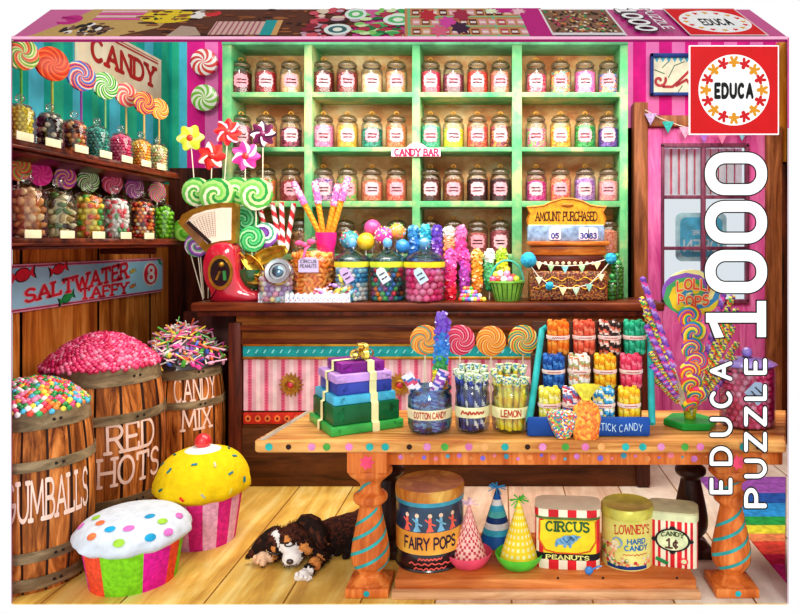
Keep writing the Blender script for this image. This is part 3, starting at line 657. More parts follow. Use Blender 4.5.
for (rw, by), lst in content.items():
    pxs = bays[by]
    if (rw, by) == (3, 'second'): pxs = (345, 371, 397)
    for k, (pal, nm, lab) in enumerate(lst):
        if rw == 3 and by == 'rightmost' and k < 3: continue
        seed += 1; z = sz((rows+(0,))[rw]+.5) if not (rw == 3 and by == 'rightmost') else sz(254)
        pos = ordn[k]+' from the left' if not (rw == 3 and by == 'rightmost') else 'right of the cash register sign'
        bayn = {'leftmost': 'leftmost bay', 'second': 'second bay', 'third': 'third bay', 'rightmost': 'rightmost bay'}[by]
        if rw == 3 and by == 'rightmost': lb = 'glass jar of rust coloured candy right of the cash register sign'; MB().bbox(*sb(600, 620.3, 254, 260, be=.004)).build('shelf_board', greenc, shelf)
        else: lb = 'jar of %s candy, %s, %s, %s shelf' % (nm, pos, bayn, rown[rw])
        shelf_jar(pxs[k], 4.895, z, pal, lb, 'candy jars on the back shelves', seed=seed, lab=bool(lab), fill=(.58 if seed % 3 else .52), labm=(mat('#e89ca8', .7, var=.12) if seed % 2 else LABM))
tj = shelf_jar(303, 4.9, sz(262), ['#b07848', '#d8a878', '#8c5834'], 'large jar of tan candy behind the red striped candy canes', 'candy jars on the back shelves', .6, False, 99, None, 1.25, 50); tj.location.x = (301-500)*4.9/F
# CANDY BAR plate hung on the second shelf
t = thing('shelf_sign', 'small pink CANDY BAR plate hanging on the green shelf edge', 'sign', P(416.5, 157.5, 4.785))
mb = MB(); q = 4.785/F; mb.prism([(x*q, z*q) for x, z in [(-25, 1), (-25, 9), (-11, 9.5), (-6, 13.5), (0, 15.5), (6, 13.5), (11, 9.5), (24, 9), (24, 1)]], -.006, .006); mb.build('plate', mat('#e4bccc', .5, var=.06), t)
mb = MB(); mb.polys(text_polys('CANDY BAR', 43*q, 6.2*q, .25, True), lambda u, v: (u, -.0065, v+2*q)); mb.build('lettering', mat('#b00c40', .7), t, flat=True)
# round peppermints on the pink wall strip
for px, py, pal, nm in ((204.5, 62.5, ['#e03428', '#fff4ec'], 'red and white'), (205, 98, ['#7cc43c', '#f4fbe0'], 'green and white')):
    mb = disc_mesh(13.2*5.45/F, .03, pal, 1.3, 32, 8, rep=2); o = mb.build('wall_peppermint', cmats(pal), None, loc=P(px, py, 5.45), sharp=60); tag(o, 'round %s swirled peppermint on the pink wall strip' % nm, 'decoration', 'peppermint decorations on the pink wall')
# ================================================================ LEFT WALL SHELVES
shw = wood('#3c100a', '#8a3c1c', (4, 16, 16), .3); tagm = mat('#efe4bc', .7, var=.08)
def lshelf(nm, z, th, label):
    t = thing('wall_shelf', label, 'shelf', (-2.34, 3.8, z))
    o = MB().bbox(-.26, .235, -.8, .79, -th*.55, 0, .006).build('board', shw, t)
    MB().bbox(-.26, .25, -.8, .80, -th*.7, -th*.45, .004).bbox(-.26, .22, -.8, .74, -th, -th*.7, .004).build('moulding', redwood, t)
    MB().box(-.258, -.22, -.075, 1.55, 0, .41 if z < 1.8 else .02).build('back_board', wood('#180c06', '#4c3418', (12, 12, 1.5)), t)
    MB().bbox(-.258, -.12 if z > 1.8 else .1, .74, .775, -.2 if z > 1.8 else -.1, -th, .008).build('bracket', shw, t)
    for px in ((30, 58, 86, 110, 131, 150, 165) if z > 1.8 else (38, 72, 103, 130, 153)):
        Y = 2.075*700/(500-px); MB().bbox(.24, .246, Y-3.8-.055, Y-3.8+.055, 0-.004, .034, .002).build('price_tag', tagm, t)
    clip(t, PL, (0, 0, 0)); clip(t, Vector((0, -1, 0)), (0, 3.0, 0)); return t
lshelf('u', 2.0, .06, 'upper dark wood wall shelf under the CANDY sign'); lshelf('l', 1.571, .055, 'lower dark wood wall shelf above the taffy sign')
def ljar(label, px, X, z, r, h, pal, br, seed, group, sub=1, sq=(1, 1, 1), fill=.74):
    Y = X*700/(px-500); t = ball_jar('glass_jar', label, (X, Y, z), r, h*.9, pal, br, group, fill=fill, seed=seed, sq=sq, sub=sub); return t
up = [(20, ['#f4e020', '#f8ec50', '#e8cc10'], 'yellow'), (50, ['#1c1414', '#2c2220', '#e8dcc0', '#100c0c'], 'black and cream'), (74, ['#e07828', '#3c1c14', '#7ca84c', '#e8a85c', '#a02c20'], 'orange, brown and green'), (97, ['#24a898', '#4cc0b0', '#188478'], 'teal'), (121, ['#e83c78', '#f06c98', '#c82860'], 'pink'), (141, ['#f4b028', '#f8cc50', '#f09038'], 'amber'), (158, ['#d8cc88', '#e8a07c', '#a8c070', '#f4e4b0'], 'pale mixed')]
for i, (px, pal, nm) in enumerate(up):
    t = ljar('glass jar of %s sweets on the upper wall shelf' % nm, px, -2.185, 2.0, .06, .215, pal, .010 if i not in (1, 2) else .014, i+5, 'jars on the upper wall shelf')
    if i == 0: clip(t, PL)
lo = [(27, ['#d89048', '#e8b478', '#b86c2c', '#f0cc98'], 'tan nut coloured', .02, (1.2, .7, 1)), (58, ['#e8d8a8', '#7a5a34', '#c8a868', '#5c7c3c', '#f4ecc8', '#3c2c1c'], 'cream and brown wrapped', .02, (1.4, .7, .8)), (88, ['#f0d838', '#f08c38', '#f4e878', '#e8503c', '#40a848'], 'yellow and orange', .017, (1, 1, 1)), (115, ['#f8f0ec', '#e84c5c', '#f8f8f4', '#58b068'], 'red and white', .015, (1.4, .7, .8)), (141, ['#c8281c', '#f0842c', '#3c1410', '#f4b454', '#e8e0c8'], 'orange and dark red', .013, (1, 1, 1)), (163, ['#7cc818', '#94dc30', '#68b010'], 'lime green', .0165, (1, 1, 1))]
for i, (px, pal, nm, br, sq) in enumerate(lo):
    t = ljar('big glass jar of %s sweets on the lower wall shelf' % nm, px, -2.185, 1.571, .082 if i < 5 else .07, .295 if i < 5 else .27, pal, br, i+15, 'jars on the lower wall shelf', sq=sq)
    if i == 0: clip(t, PL)
fc_ = (.9, -.44, 0)
for i, (px, py, rp, pal, tw, nm) in enumerate([(21, 53, 17, ['#7cc83c', '#e8f4a8', '#3c9c34', '#f08038', '#d83c28', '#f8d8a0'], 2.4, 'green and orange swirl'), (52, 64, 17, ['#e04018', '#f06c30', '#c83010'], 2.2, 'orange red oval'), (81, 76, 15, ['#f0884c', '#6c48b0', '#3c88d0', '#f4d0b8', '#e03c48', '#4c2c88'], 3.0, 'purple and blue swirl'), (105, 86, 13.5, ['#38b030', '#f4fce8', '#208c28', '#b8e890'], 2.2, 'green and white swirl'), (126, 95, 12, ['#f06c70', '#fce8dc', '#f0a060', '#e84868'], 2.4, 'pink and white swirl'), (144, 103, 11.5, ['#f08c30', '#a82058', '#f4c050', '#e0402c', '#5c2468'], 2.6, 'orange and plum swirl'), (159, 109, 10.5, ['#f09c34', '#f8e0a0', '#e05c24', '#f4bc50'], 2.2, 'orange and cream swirl')]):
    X = -2.36 if i < 5 else -2.255; Y = X*700/(px-500); hd = P(px, py, Y)
    t = lolly('%s lollipop standing on the upper wall shelf' % nm, (X, Y+.005, 2.0), hd, rp*Y/700, pal, tw, 24, 'lollipops behind the upper shelf jars', fc_, stick=mat(['#5cb840', '#a8b848', '#8c3c9c', '#7cb878', '#c8b870', '#c8a860', '#c8a860'][i]), sr=.006)
    if i == 0: clip(t, PL)
for i, (px, py, rp, pal, tw, nm) in enumerate([(18, 168, 13, ['#f06838', '#f4b058', '#78b848', '#e83c50'], 2.4, 'orange and green'), (40, 174, 12, ['#f0309c', '#e82090', '#f44cac'], 1, 'plain hot pink'), (65, 178, 11.5, ['#c83cb0', '#7838a8', '#f088c8', '#e8d048', '#e0308c'], 3, 'magenta and violet'), (88, 181, 11.5, ['#48a838', '#f4fce8', '#205c20', '#c8ecb0'], 2.2, 'green and white'), (112, 183, 11, ['#e83898', '#f8a8c8', '#c02070', '#e86048'], 2.6, 'rose pink'), (134, 188, 10.5, ['#7848b8', '#f078b8', '#4c68c0', '#e03c90', '#f8d0e0'], 2.6, 'violet and pink'), (157, 192, 10, ['#e8407c', '#f8a0b8', '#c84890', '#b8d878'], 2.6, 'pink and lime')]):
    X = -2.34 if i < 6 else -2.26; Y = X*700/(px-500); hd = P(px, py, Y)
    t = lolly('%s lollipop standing on the lower wall shelf' % nm, (X, Y+.005, 1.571), hd, rp*Y/700, pal, tw, 24, 'lollipops behind the lower shelf jars', fc_, stick=stickw, sr=.005)
    if i == 0: clip(t, PL)
# CANDY board
def WL(px, py, X=-2.575): Y = X*700/(px-500); return Y, P(px, py, Y).z
y0, za = WL(78, 71); y1, zb_ = WL(162, 105); zt_ = WL(162, 60)[1]
t = thing('candy_board', 'cream board with red CANDY lettering on the teal striped wall', 'sign', (-2.6, (y0+y1)/2, zb_)); yc = (y0+y1)/2
mb = MB(); mb.bbox(.002, .022, y0-yc, y1-yc, 0, zt_-zb_, .004); mb.build('board', wood('#f4dcb0', '#fdf2d4', (4, 4, 4), .6), t)
mb = MB(); mb.polys(text_polys('CANDY', .80, .135, .22, True), lambda u, v: (.0235, u+.02, .115+v)); mb.polys([[(-.5, 0), (.5, 0), (.5, .012), (-.5, .012)], [(-.5, .022), (.5, .022), (.5, .028), (-.5, .028)]], lambda u, v: (.0235, u*.95, zt_-zb_-.05+v)); mb.build('lettering', mat('#b8241c', .6), t, flat=True)
# taffy board
y0, y1 = 3.70, WL(164, 270)[0]; z0, z1 = 1.172, 1.43; yc = (y0+y1)/2
t = thing('taffy_board', 'pale blue SALTWATER TAFFY board with pink border under the lower wall shelf', 'sign', (-2.6, yc, z0))
def yz(mb, pts, x0, x1, m): T = Matrix(((0, -1, 0, 0), (1, 0, 0, 0), (0, 0, 1, 0), (0, 0, 0, 1))); mb.prism(pts, x0, x1, m, T)
def yzp(mb, pts, x, m): mb.add([(x, p[0], p[1]) for p in pts], [tuple(range(len(pts)))], m)
mb = MB()
for g, x, m in ((0, .018, 0), (.008, .0195, 1), (.016, .021, 0), (.02, .0225, 2)):
    o = rrect(y0-yc-.3, y1-yc-g, g, z1-z0-g, .05-g); n = len(o)
    mb.add([(x, p[0], p[1]) for p in o]+[(x-.016 if m == 0 and g == 0 else x-.002, p[0], p[1]) for p in o], [tuple(range(n))]+[(i, n+i, n+(i+1) % n, (i+1) % n) for i in range(n)], m)
mb.build('board', [mat('#f89cb8'), mat('#a83858'), mat('#a4dcf6', .6, var=.08, scale=5)], t, sharp=30)
redl = mat('#e4283c', .6); whl = mat('#f8ece8', .6); mb = MB()
for txt, ua, ub, va, vb, ha, hb in (('SALTWATER', 3.80, 4.84, .05, .135, .066, .10), ('TAFFY', 4.30, 4.84, .026, .026, .062, .07)):
    st, W0 = strokes(txt, 1, .24, True)
    for tk, m, x in ((.32, 1, .0235), (.2, 0, .0255)):
        for i, p in enumerate(ribbons(st, tk, .3)): mb.add([(x+(i % 9)*5e-5, ua-yc+(ub-ua)*a/W0, va+(vb-va)*a/W0+b*(ha+(hb-ha)*a/W0)) for a, b in p], [tuple(range(len(p)))], m)
mb.build('lettering', [redl, mat('#f0b4c0', .6)], t, flat=True)
mb = MB()
def sweet(px, py, r, col, an=0):
    Y, z = WL(px, py, -2.575); 
    for k, m, x in ((1.18, 3, .0235), (1, col, .0245)):
        e = [(r*k*math.cos(a)*1.25, r*k*.75*math.sin(a)) for a in [2*pi*i/16 for i in range(16)]]
        w1 = [(r*1.0*k, 0), (r*2.1*k, r*.8*k), (r*1.9*k, 0), (r*2.1*k, -r*.8*k)]; w2 = [(-a, b) for a, b in w1]
        for q in (e, w1, w2): yzp(mb, [(Y-yc+a*math.cos(an)-b*math.sin(an), z-z0+a*math.sin(an)+b*math.cos(an)) for a, b in q], x, m)
for a_ in ((23, 275, .045, 0, .15), (59, 269, .038, 0, .2), (67, 298, .034, 1, .3), (133, 271, .018, 2, .2), (133, 286, .018, 4, .2), (160, 262, .018, 1, -.6)):
    mb = MB(); sweet(*a_); mb.build('candy_picture', [redl, mat('#2c9c50'), mat('#f0c83c'), mat('#20202c'), mat('#f08030')], t, flat=True)
mb = MB(); Y8, z8 = WL(151, 274); yzp(mb, [(Y8-yc+.115*math.cos(a), z8-z0+.09*math.sin(a)) for a in [2*pi*i/30 for i in range(30)]], .0235, 1); yzp(mb, [(Y8-yc+.1*math.cos(a), z8-z0+.078*math.sin(a)) for a in [2*pi*i/30 for i in range(30)]], .0245, 0)
st, W0 = strokes('8', 1); mb.polys(ribbons(st, .22), lambda a, b: (.0265, Y8-yc+(a/W0-.5)*.085, z8-z0-.052+b*.105), 1); mb.build('number_disc', [redl, whl], t, flat=True); clip(t, PL)
# ================================================================ BARRELS
stave = [wood('#5c2408', '#ec9850', (16, 16, 2.2), .5, c3='#b8682a', dis=1.6), wood('#4a1c06', '#d88440', (18, 18, 2.0), .5, c3='#98521c', dis=1.2)]
hoopm = wood('#5a4a34', '#a08a68', (6, 6, 20), .6, c3='#786448'); pale = mat('#f4d0c0', .7, var=.12)
def barrel(label, x, Y, r, h, lines, toff):
    t = thing('barrel', label, 'barrel', (x, Y, 0)); n = 80
    def R(z): q = z/h; return r*(1-.14*(2*q-1)**2)
    n = 160; mb = MB(); zs = [h*i/16 for i in range(17)]
    mb.lathe([(R(z), z) for z in zs]+[(R(h)*.93, h), (R(h)*.93, h-.06), (.001, h-.06)], n, cap=True, wob=lambda a, z, j: .98 if j < 17 and int(round(a/(2*pi)*n)) % 10 == 0 else 1, mf=lambda i, j: (2 if j >= 17 or i % 10 == 0 else (i//10) % 2)); mb.build('staves', stave+[mat('#2c140a')], t, sharp=25)
    for a, b in ((.90, .995), (.68, .735), (.18, .24), (.02, .09)):
        k = 5; mb = MB(); mb.lathe([(R(a*h)*1.0, a*h)]+[(R((a+(b-a)*i/k)*h)*1.018, (a+(b-a)*i/k)*h) for i in range(k+1)]+[(R(b*h)*1.0, b*h)], 60, cap=False); hp = mb.build('hoop', hoopm, t, sharp=30)
        mb = MB()
        for an in (-1.5+toff, -1.38+toff): rr = R((a+b)/2*h)*1.02; mb.ball((rr*math.cos(an), rr*math.sin(an), (a+b)/2*h), .008, sub=1)
        mb.build('rivet', mat('#2c2420', .5, .5), hp)
    mb = MB()
    for txt, w_, zb, zt in lines:
        for p in text_polys(txt, w_, zt-zb, .13, True, .2, sub=.2):
            i = len(mb.f) % 13; vs = []
            for u, v in p: zz = zb+v; rr = R(zz)*1.006+i*4e-5; a = -pi/2+toff+u/rr; vs.append((rr*math.cos(a), rr*math.sin(a), zz))
            mb.add(vs, [tuple(range(len(vs)))])
    mb.build('painted_lettering', pale, t, flat=True); return t
bg = barrel('oak barrel marked GUMBALLS in the bottom left corner', -2.18, 3.27, .256, .80, [('GUMBALLS', .35, .335, .50)], .86)
br_ = barrel('tallest oak barrel marked RED HOTS, heaped with pink candy', -2.2, 3.87, .323, .885, [('RED', .25, .46, .60), ('HOTS', .33, .29, .43)], .98)
bm_ = barrel('oak barrel marked CANDY MIX behind the yellow cupcake', -1.998, 4.42, .25, .80, [('CANDY', .25, .59, .73), ('MIX', .17, .42, .54)], .74)
h1 = heap('gumballs', 'multicoloured gumballs heaped in the bottom left barrel', (-2.18, 3.27, .79), .225, .115, ['#2cae5c', '#f4e04c', '#f0402c', '#f4f4f0', '#f48cb0', '#48b8d8', '#1c8c3c', '#f4903c', '#e84878'], .0155, 520, 3, power=2.4)
clip(bg, PL); clip(h1, PL)
heap('red_hots', 'glossy pink red hots heaped high in the RED HOTS barrel', (-2.2, 3.87, .875), .288, .165, ['#e0306c', '#f05c8c', '#c81c50', '#f48cac', '#e84878'], .0155, 900, 4, power=2.0)
# candy mix: wrapped sweets and thin sticks thrown together
rng = random.Random(12); mb = MB(); R0 = .238; pal = ['#e8409c', '#7c3cb0', '#f4f0e8', '#58b848', '#f06838', '#3c5cb8', '#c82848', '#f0a8c8', '#2c2028', '#f4d048']
mb.lathe([(R0, -.02), (R0*.9, .05), (R0*.5, .15), (.01, .2)], 24, m=8, cap=False)
for x, y in spiral_pts(260, R0*1.02):
    q = math.hypot(x, y)/R0; mb.ball((x, y, .2*(1-q**1.7)+rng.uniform(-.01, .02)), rng.uniform(.012, .022), rng.randrange(10), 1, (1.4, .8, .8), Euler((rng.uniform(0, 3), rng.uniform(0, 3), rng.uniform(0, 3))).to_matrix())
for i in range(230):
    a = rng.uniform(0, 6.28); q = rng.random()**.6*R0*1.05; c = Vector((q*math.cos(a), q*math.sin(a), .2*(1-(q/R0)**1.7)+.025)); d = Vector((rng.uniform(-1, 1), rng.uniform(-.6, .6), rng.uniform(-.45, .45))).normalized()*rng.uniform(.035, .075)
    mb.tube([c-d, c+d], rng.uniform(.003, .006), 5, rng.choice([0, 2, 2, 3, 4, 7, 7, 9]))
o = mb.build('mixed_candy', cmats(pal), None, loc=(-1.998, 4.42, .80)); tag(o, 'jumble of wrapped sweets and thin candy sticks heaped in the CANDY MIX barrel', 'candy', None, 'stuff')
# ================================================================ COUNTER
YC = 4.43
def kx(px, Y=YC): return (px-500)*Y/F
def kz(py, Y=YC): return H-(py-242)*Y/F
cw = wood('#3a1208', '#7c3c1c', (1.6, 12, 12), .35, c3='#5c240f'); cw2 = wood('#5c2c10', '#a8672c', (1.6, 12, 14), .4, c3='#824618'); cv = wood('#2c0c08', '#6c2c18', (14, 14, 1.6), .4)
cnt = thing('shop_counter', 'dark carved wooden shop counter with pink striped front panel and teal trim', 'counter', (kx(440), YC, 0)); CX = kx(440)
def cb(a, b, c, d, y0, y1, be=.004): return (kx(a)-CX, kx(b)-CX, y0-YC, y1-YC, kz(d), kz(c), be)
MB().bbox((190-500)*4.35/F-CX, kx(662)-CX, -.08, .36, 1.118, 1.172, .015, seg=3).build('countertop', cw, cnt)
MB().bbox((196-500)*4.37/F-CX, kx(655)-CX, -.06, .3, 1.085, 1.118, .01).build('cornice', cv, cnt)
MB().bbox(*cb(236, 648, 315, 345, 4.43, 4.76)).bbox(*cb(236, 648, 424, 487, 4.45, 4.76)).bbox(*cb(238, 646, 340, 426, 4.47, 4.76)).build('body', cw2, cnt)
MB().bbox(*cb(240, 642, 428, 487, 4.435, 4.46, .01)).build('kick_board', wood('#381c0c', '#6c3c1c', (1.6, 12, 12), .5), cnt)
for i in range(1): MB().bbox(*cb(229, 242, 322, 486, 4.41, 4.5, .012)).build('post', cv, cnt)
MB().bbox(*cb(636, 650, 322, 486, 4.41, 4.5, .012)).build('post', cv, cnt)
MB().bbox((184-500)*4.7/F-CX, (236-500)*4.7/F-CX, .25, .33, 0, 1.085, .01).build('end_panel', wood('#1c0806', '#582014', (12, 12, 1.4)), cnt)
MB().bbox(*cb(242, 636, 325, 330, 4.40, 4.44)).bbox(*cb(242, 636, 339, 343.5, 4.405, 4.44)).build('rail', cw, cnt)
mb = MB(); mb.bbox(*cb(243, 636, 345.5, 357, 4.425, 4.46), m=0).bbox(*cb(243, 636, 343.5, 346, 4.42, 4.46, .002), m=1).bbox(*cb(243, 636, 356.5, 359, 4.42, 4.46, .002), m=1)
for i in range(48): x = kx(247+i*8.2)-CX; mb.add([(x, -.0065, kz(353)), (x+.008, -.0065, kz(353)), (x+.022, -.0065, kz(349.5)), (x+.014, -.0065, kz(349.5))], [(0, 1, 2, 3)], 2)
mb.build('teal_trim', [mat('#1c9ca0', .5, var=.2), gold, mat('#8ce0e0')], cnt)
mb = MB(); x = kx(243)-CX; i = 0; s_ = 4.45*4.15/F
while x < kx(636)-CX:
    m = (0, 1, 0, 2)[i % 4]; mb.box(x, x+s_, .01, .03, kz(411), kz(359), m)
    if m == 1:
        for k in range(17): zc_ = kz(362+k*3); mb.add([(x+s_*.5-.0075, .0085, zc_), (x+s_*.5, .0085, zc_-.0075), (x+s_*.5+.0075, .0085, zc_), (x+s_*.5, .0085, zc_+.0075)], [(0, 1, 2, 3)], 3)
    x += s_; i += 1
mb.build('striped_panel', [mat('#e0acb8', .6, var=.12), mat('#d8688a', .6, var=.14), mat('#e8ccd0', .6, var=.1), mat('#c83c60')], cnt)
mb = MB(); mb.bbox(*cb(243, 636, 413, 424, 4.43, 4.46), m=0)
for i in range(40): cx_ = kx(248+i*9.8)-CX; mb.add([(cx_+a, -.0015, kz(418.5)+b) for a, b in circle(0, 0, .02, .022, 10)], [tuple(range(10))], 1); mb.add([(cx_+a, -.003, kz(418.5)+b) for a, b in circle(0, 0, .008, .01, 8)], [tuple(range(8))], 2)
mb.build('red_trim', [mat('#c02c20', .5, var=.3), mat('#e07038', .5), mat('#5c1c14')], cnt)
for px in (291, 400, 510): 
    mb = MB(); cx_, cz_ = kx(px)-CX, kz(384.5); mb.prism([(cx_+a, cz_+b) for a, b in star(0, 0, .078, .052, 16)], -.012, .012, 0); mb.ball((cx_, -.012, cz_), .022, 1, 2, (1, .5, 1)); mb.lathe([(.024, 0), (.034, -.008), (.024, -.014)], 20, m=2, T=Matrix.Translation((cx_, -.012, cz_)) @ Matrix.Rotation(-pi/2, 4, 'X'), cap=False); mb.build('sunburst', [mat('#a8742c', .4, .4, var=.3), mat('#d83c4c', .3), gold], cnt, sharp=20)
# ================================================================ ON THE COUNTER
zc = 1.1725
def cp(px, py, Y=4.5): return P(px, py, Y)
def cbase(px, Y=4.5): return Vector(((px-500)*Y/F, Y, zc))
q = 4.5/F
# weighing scale
rd = mat('#c01c34', .15, var=.12, coat=.8); Y = 4.5; sc0 = cbase(222, Y)
ws = thing('weighing_scale', 'red antique candy scale with fan shaped dial at the left end of the counter', 'scale', sc0)
def L(px, py): v = P(px, py, Y); return (v.x-sc0.x, v.z-sc0.z)
body = [L(*p) for p in [(211, 302), (258, 302), (262, 298), (258, 292), (247, 290), (241, 281), (239, 268), (238, 254), (236, 244), (226, 241), (213, 244), (207, 253), (204, 266), (206, 281), (213, 292), (212, 297)]]
def smooth(pts, it=2):
    for _ in range(it): pts = [p_ for a, b in zip(pts, pts[1:]+pts[:1]) for p_ in ((a[0]*.75+b[0]*.25, a[1]*.75+b[1]*.25), (a[0]*.25+b[0]*.75, a[1]*.25+b[1]*.75))]
    return pts
def puffy(mb, pts, y0, y1, bev, m=0):
    cx = sum(p[0] for p in pts)/len(pts); cz = sum(p[1] for p in pts)/len(pts); n = len(pts); rings = []
    for k, (f, y) in enumerate(((bev, y0), (bev*.45, y0+(y1-y0)*.08), (.1*bev, y0+(y1-y0)*.22), (0, y0+(y1-y0)*.4), (0, y1))):
        rg = []
        for i in range(n):
            a, b, c = pts[i-1], pts[i], pts[(i+1) % n]; t = Vector((c[0]-a[0], c[1]-a[1])).normalized(); rg.append((b[0]-t.y*f, y, b[1]+t.x*f))
        rings.append(rg)
    vs = [v for r_ in rings for v in r_]; fs = [tuple(range(n)), tuple(reversed(range(4*n, 5*n)))]
    for k in range(4): fs += [(k*n+i, (k+1)*n+i, (k+1)*n+(i+1) % n, k*n+(i+1) % n) for i in range(n)]
    return mb.add(vs, fs, m)
puffy(MB(), smooth(body), -.05, .06, .014).build('body', rd, ws, sharp=70)
w0 = L(224, 272); el = lambda k: [(w0[0]+a, w0[1]+b) for a, b in circle(0, 0, 11*q*k, 15.5*q*k, 28)]
wd = MB().prism(el(1.12), -.06, -.03).build('window_rim', gold, ws); MB().prism(el(.88), -.063, -.058).build('window_glass', mat('#141c12', .1, coat=1), wd)
mb = MB(); mb.box(-.006, .006, 0, .01, -.03, .03, 0, Matrix.Translation((w0[0]-.01, -.075, w0[1]-.02)) @ Matrix.Rotation(.4, 4, 'Y')); mb.box(-.008, .008, 0, .01, -.03, .03, 1, Matrix.Translation((w0[0]+.03, -.075, w0[1]-.02)) @ Matrix.Rotation(-.1, 4, 'Y')); mb.ball((w0[0]+.01, -.07, w0[1]+.05), .018, 0); mb.build('mechanism', [brass, mat('#2c7c3c', .3)], wd)
fan = [L(*p) for p in [(207, 252), (180, 223), (184, 215), (193, 210), (205, 206), (221, 203), (236, 203), (238, 206), (237, 243), (222, 247)]]
fi = [L(*p) for p in [(210, 244), (189, 222), (196, 215), (209, 210.5), (224, 208), (233.5, 208), (233, 240), (222, 241)]]
MB().prism(fan, -.03, .04).build('fan_frame', brass, ws, sharp=30)
mb = MB(); mb.prism(fi, -.038, -.03, 0)
ox, oz = L(219, 262)
for i in range(12):
    an = math.radians(92+i*3.9); r1, r2 = 25*q, 51*q*(1-.013*i); d = Vector((math.cos(an), math.sin(an))); n_ = Vector((-d.y, d.x))*.0012
    p = [Vector((ox, oz))+d*r1-n_, Vector((ox, oz))+d*r2-n_, Vector((ox, oz))+d*r2+n_, Vector((ox, oz))+d*r1+n_]; mb.add([(v.x, -.0395, v.y) for v in p], [(0, 1, 2, 3)], 1)
for k in range(13):
    rr = (27+k*1.9)*q; pts = [(ox+rr*math.cos(math.radians(a)), oz+rr*math.sin(math.radians(a))) for a in range(92, 136, 4)]
    for p in ribbons([pts], .0018, round_=False): mb.add([(u, -.0392, v) for u, v in p], [(0, 1, 2, 3)], 1)
a, b = Vector(L(190.5, 222)), Vector(L(213, 243)); d = (b-a).normalized(); n_ = Vector((-d.y, d.x))*.011; mb.prism([tuple(a-n_), tuple(b-n_), tuple(b+n_), tuple(a+n_)], -.045, -.038, 2)
mb.build('dial', [mat('#f4e4d0', .5, var=.05), mat('#8c6c64', .6), mat('#2c1c18', .4)], ws, sharp=30)
# bowl with brass scoops
t = thing('green_bowl', 'dark green glass bowl between the red scale and the pastel jar', 'bowl', cbase(253, 4.62)); MB().lathe([(.05, 0), (.055, .01), (.02, .03), (.03, .05), (.09, .09), (.125, .16), (.13, .2), (.122, .2), (.08, .11), (.001, .08)], 30, cap=False).build('bowl_body', mat('#1c5c2c', .15, coat=.8, var=.3), t)
for nm, a, b, w_, lb in (('brass_scoop', (243, 256), (262, 274), .045, 'slanting brass scoop lying beside the red scale'), ('brass_scoop', (252, 262), (286, 249), .05, 'brass scoop laid across the green bowl'), ('brass_scoop', (239, 277), (262, 282), .022, 'narrow brass scoop low beside the red scale')):
    A, B = P(*a, 4.53), P(*b, 4.5); L_ = (B-A).length; t = thing(nm, lb, 'scoop', A, group='brass scoops beside the scale', rot=aim(B-A)); vs = []; fs = []; n = 12; m_ = 10
    for i in range(n+1):
        z = L_*i/n; ww = w_*math.sin(pi*(.08+.84*i/n))**.6
        for j in range(m_+1): an = pi+pi*j/m_; vs.append((ww*math.cos(an)*.9, -ww*.1+ww*.5*math.sin(an)*-1, z))
    for i in range(n):
        for j in range(m_): fs.append((i*(m_+1)+j, i*(m_+1)+j+1, (i+1)*(m_+1)+j+1, (i+1)*(m_+1)+j))
    o = MB().add(vs, fs).build('scoop_pan', mat('#c8a030', .2, .7, var=.4, scale=20), t); sm = o.modifiers.new('thick', 'SOLIDIFY'); sm.thickness = .006
    MB().tube([(0, 0, -.03), (0, 0, .02)], .008).build('handle', brass, t)
# green swirl lollipops and flower lollipops
gp = ['#58b84c', '#d8f4a8', '#2c9c48', '#a8e07c', '#7cd060', '#f0fcd8']
def counter_lolly(label, px, py, rp, pal, tw, Y, bx=None, grp='big swirl lollipops behind the red scale', sect=24, **k):
    k['rep'] = 24//(len(pal)*(1 if len(pal) > 4 else 2)); tw = 5.5 if tw > 4 else 3
    return lolly(label, cbase(bx if bx else px, Y), P(px, py, Y), rp*Y/F, pal, tw, sect, grp, **k)
for px, py, rp, tw, pal, nm, Y in ((197, 192, 14.5, 7, gp, 'leftmost big green swirl lollipop, above the fan dial', 4.62), (217, 195, 17, 8.5, gp, 'second big green swirl lollipop, directly above the dial', 4.60), (238, 192, 15, 7, gp, 'third big green swirl lollipop, half hidden by its neighbours', 4.66), (256, 194, 16.5, 9, gp, 'rightmost big green swirl lollipop, largest of the row', 4.58), (244, 221, 14, 6, ['#2c9c58', '#58c078', '#1c7c44', '#8cdc9c'], 'dark green swirl lollipop right beside the dial', 4.64), (252, 239, 13, 5, ['#34b060', '#a8e8a8', '#1c8c48', '#58c878'], 'small green swirl lollipop above the brass scoops', 4.56), (265, 235, 12.5, 5, ['#8c4cb0', '#f0e8f8', '#58a884', '#f8f8ff', '#6c3c98'], 'purple and white swirl lollipop beside the red striped sticks', 4.6), (197, 245, 12, 5, ['#a868c8', '#f0e0f8', '#6cb878', '#7c4ca8'], 'purple and green swirl lollipop left of the scale', 4.6), (184, 230, 11, 4, ['#7cc83c', '#a8e060', '#58a828'], 'lime lollipop peeking out left of the dial', 4.66)):
    counter_lolly(nm, px, py, rp, pal, tw, Y, bx=(px if px > 200 else 203), face=(.05, -1, .05))
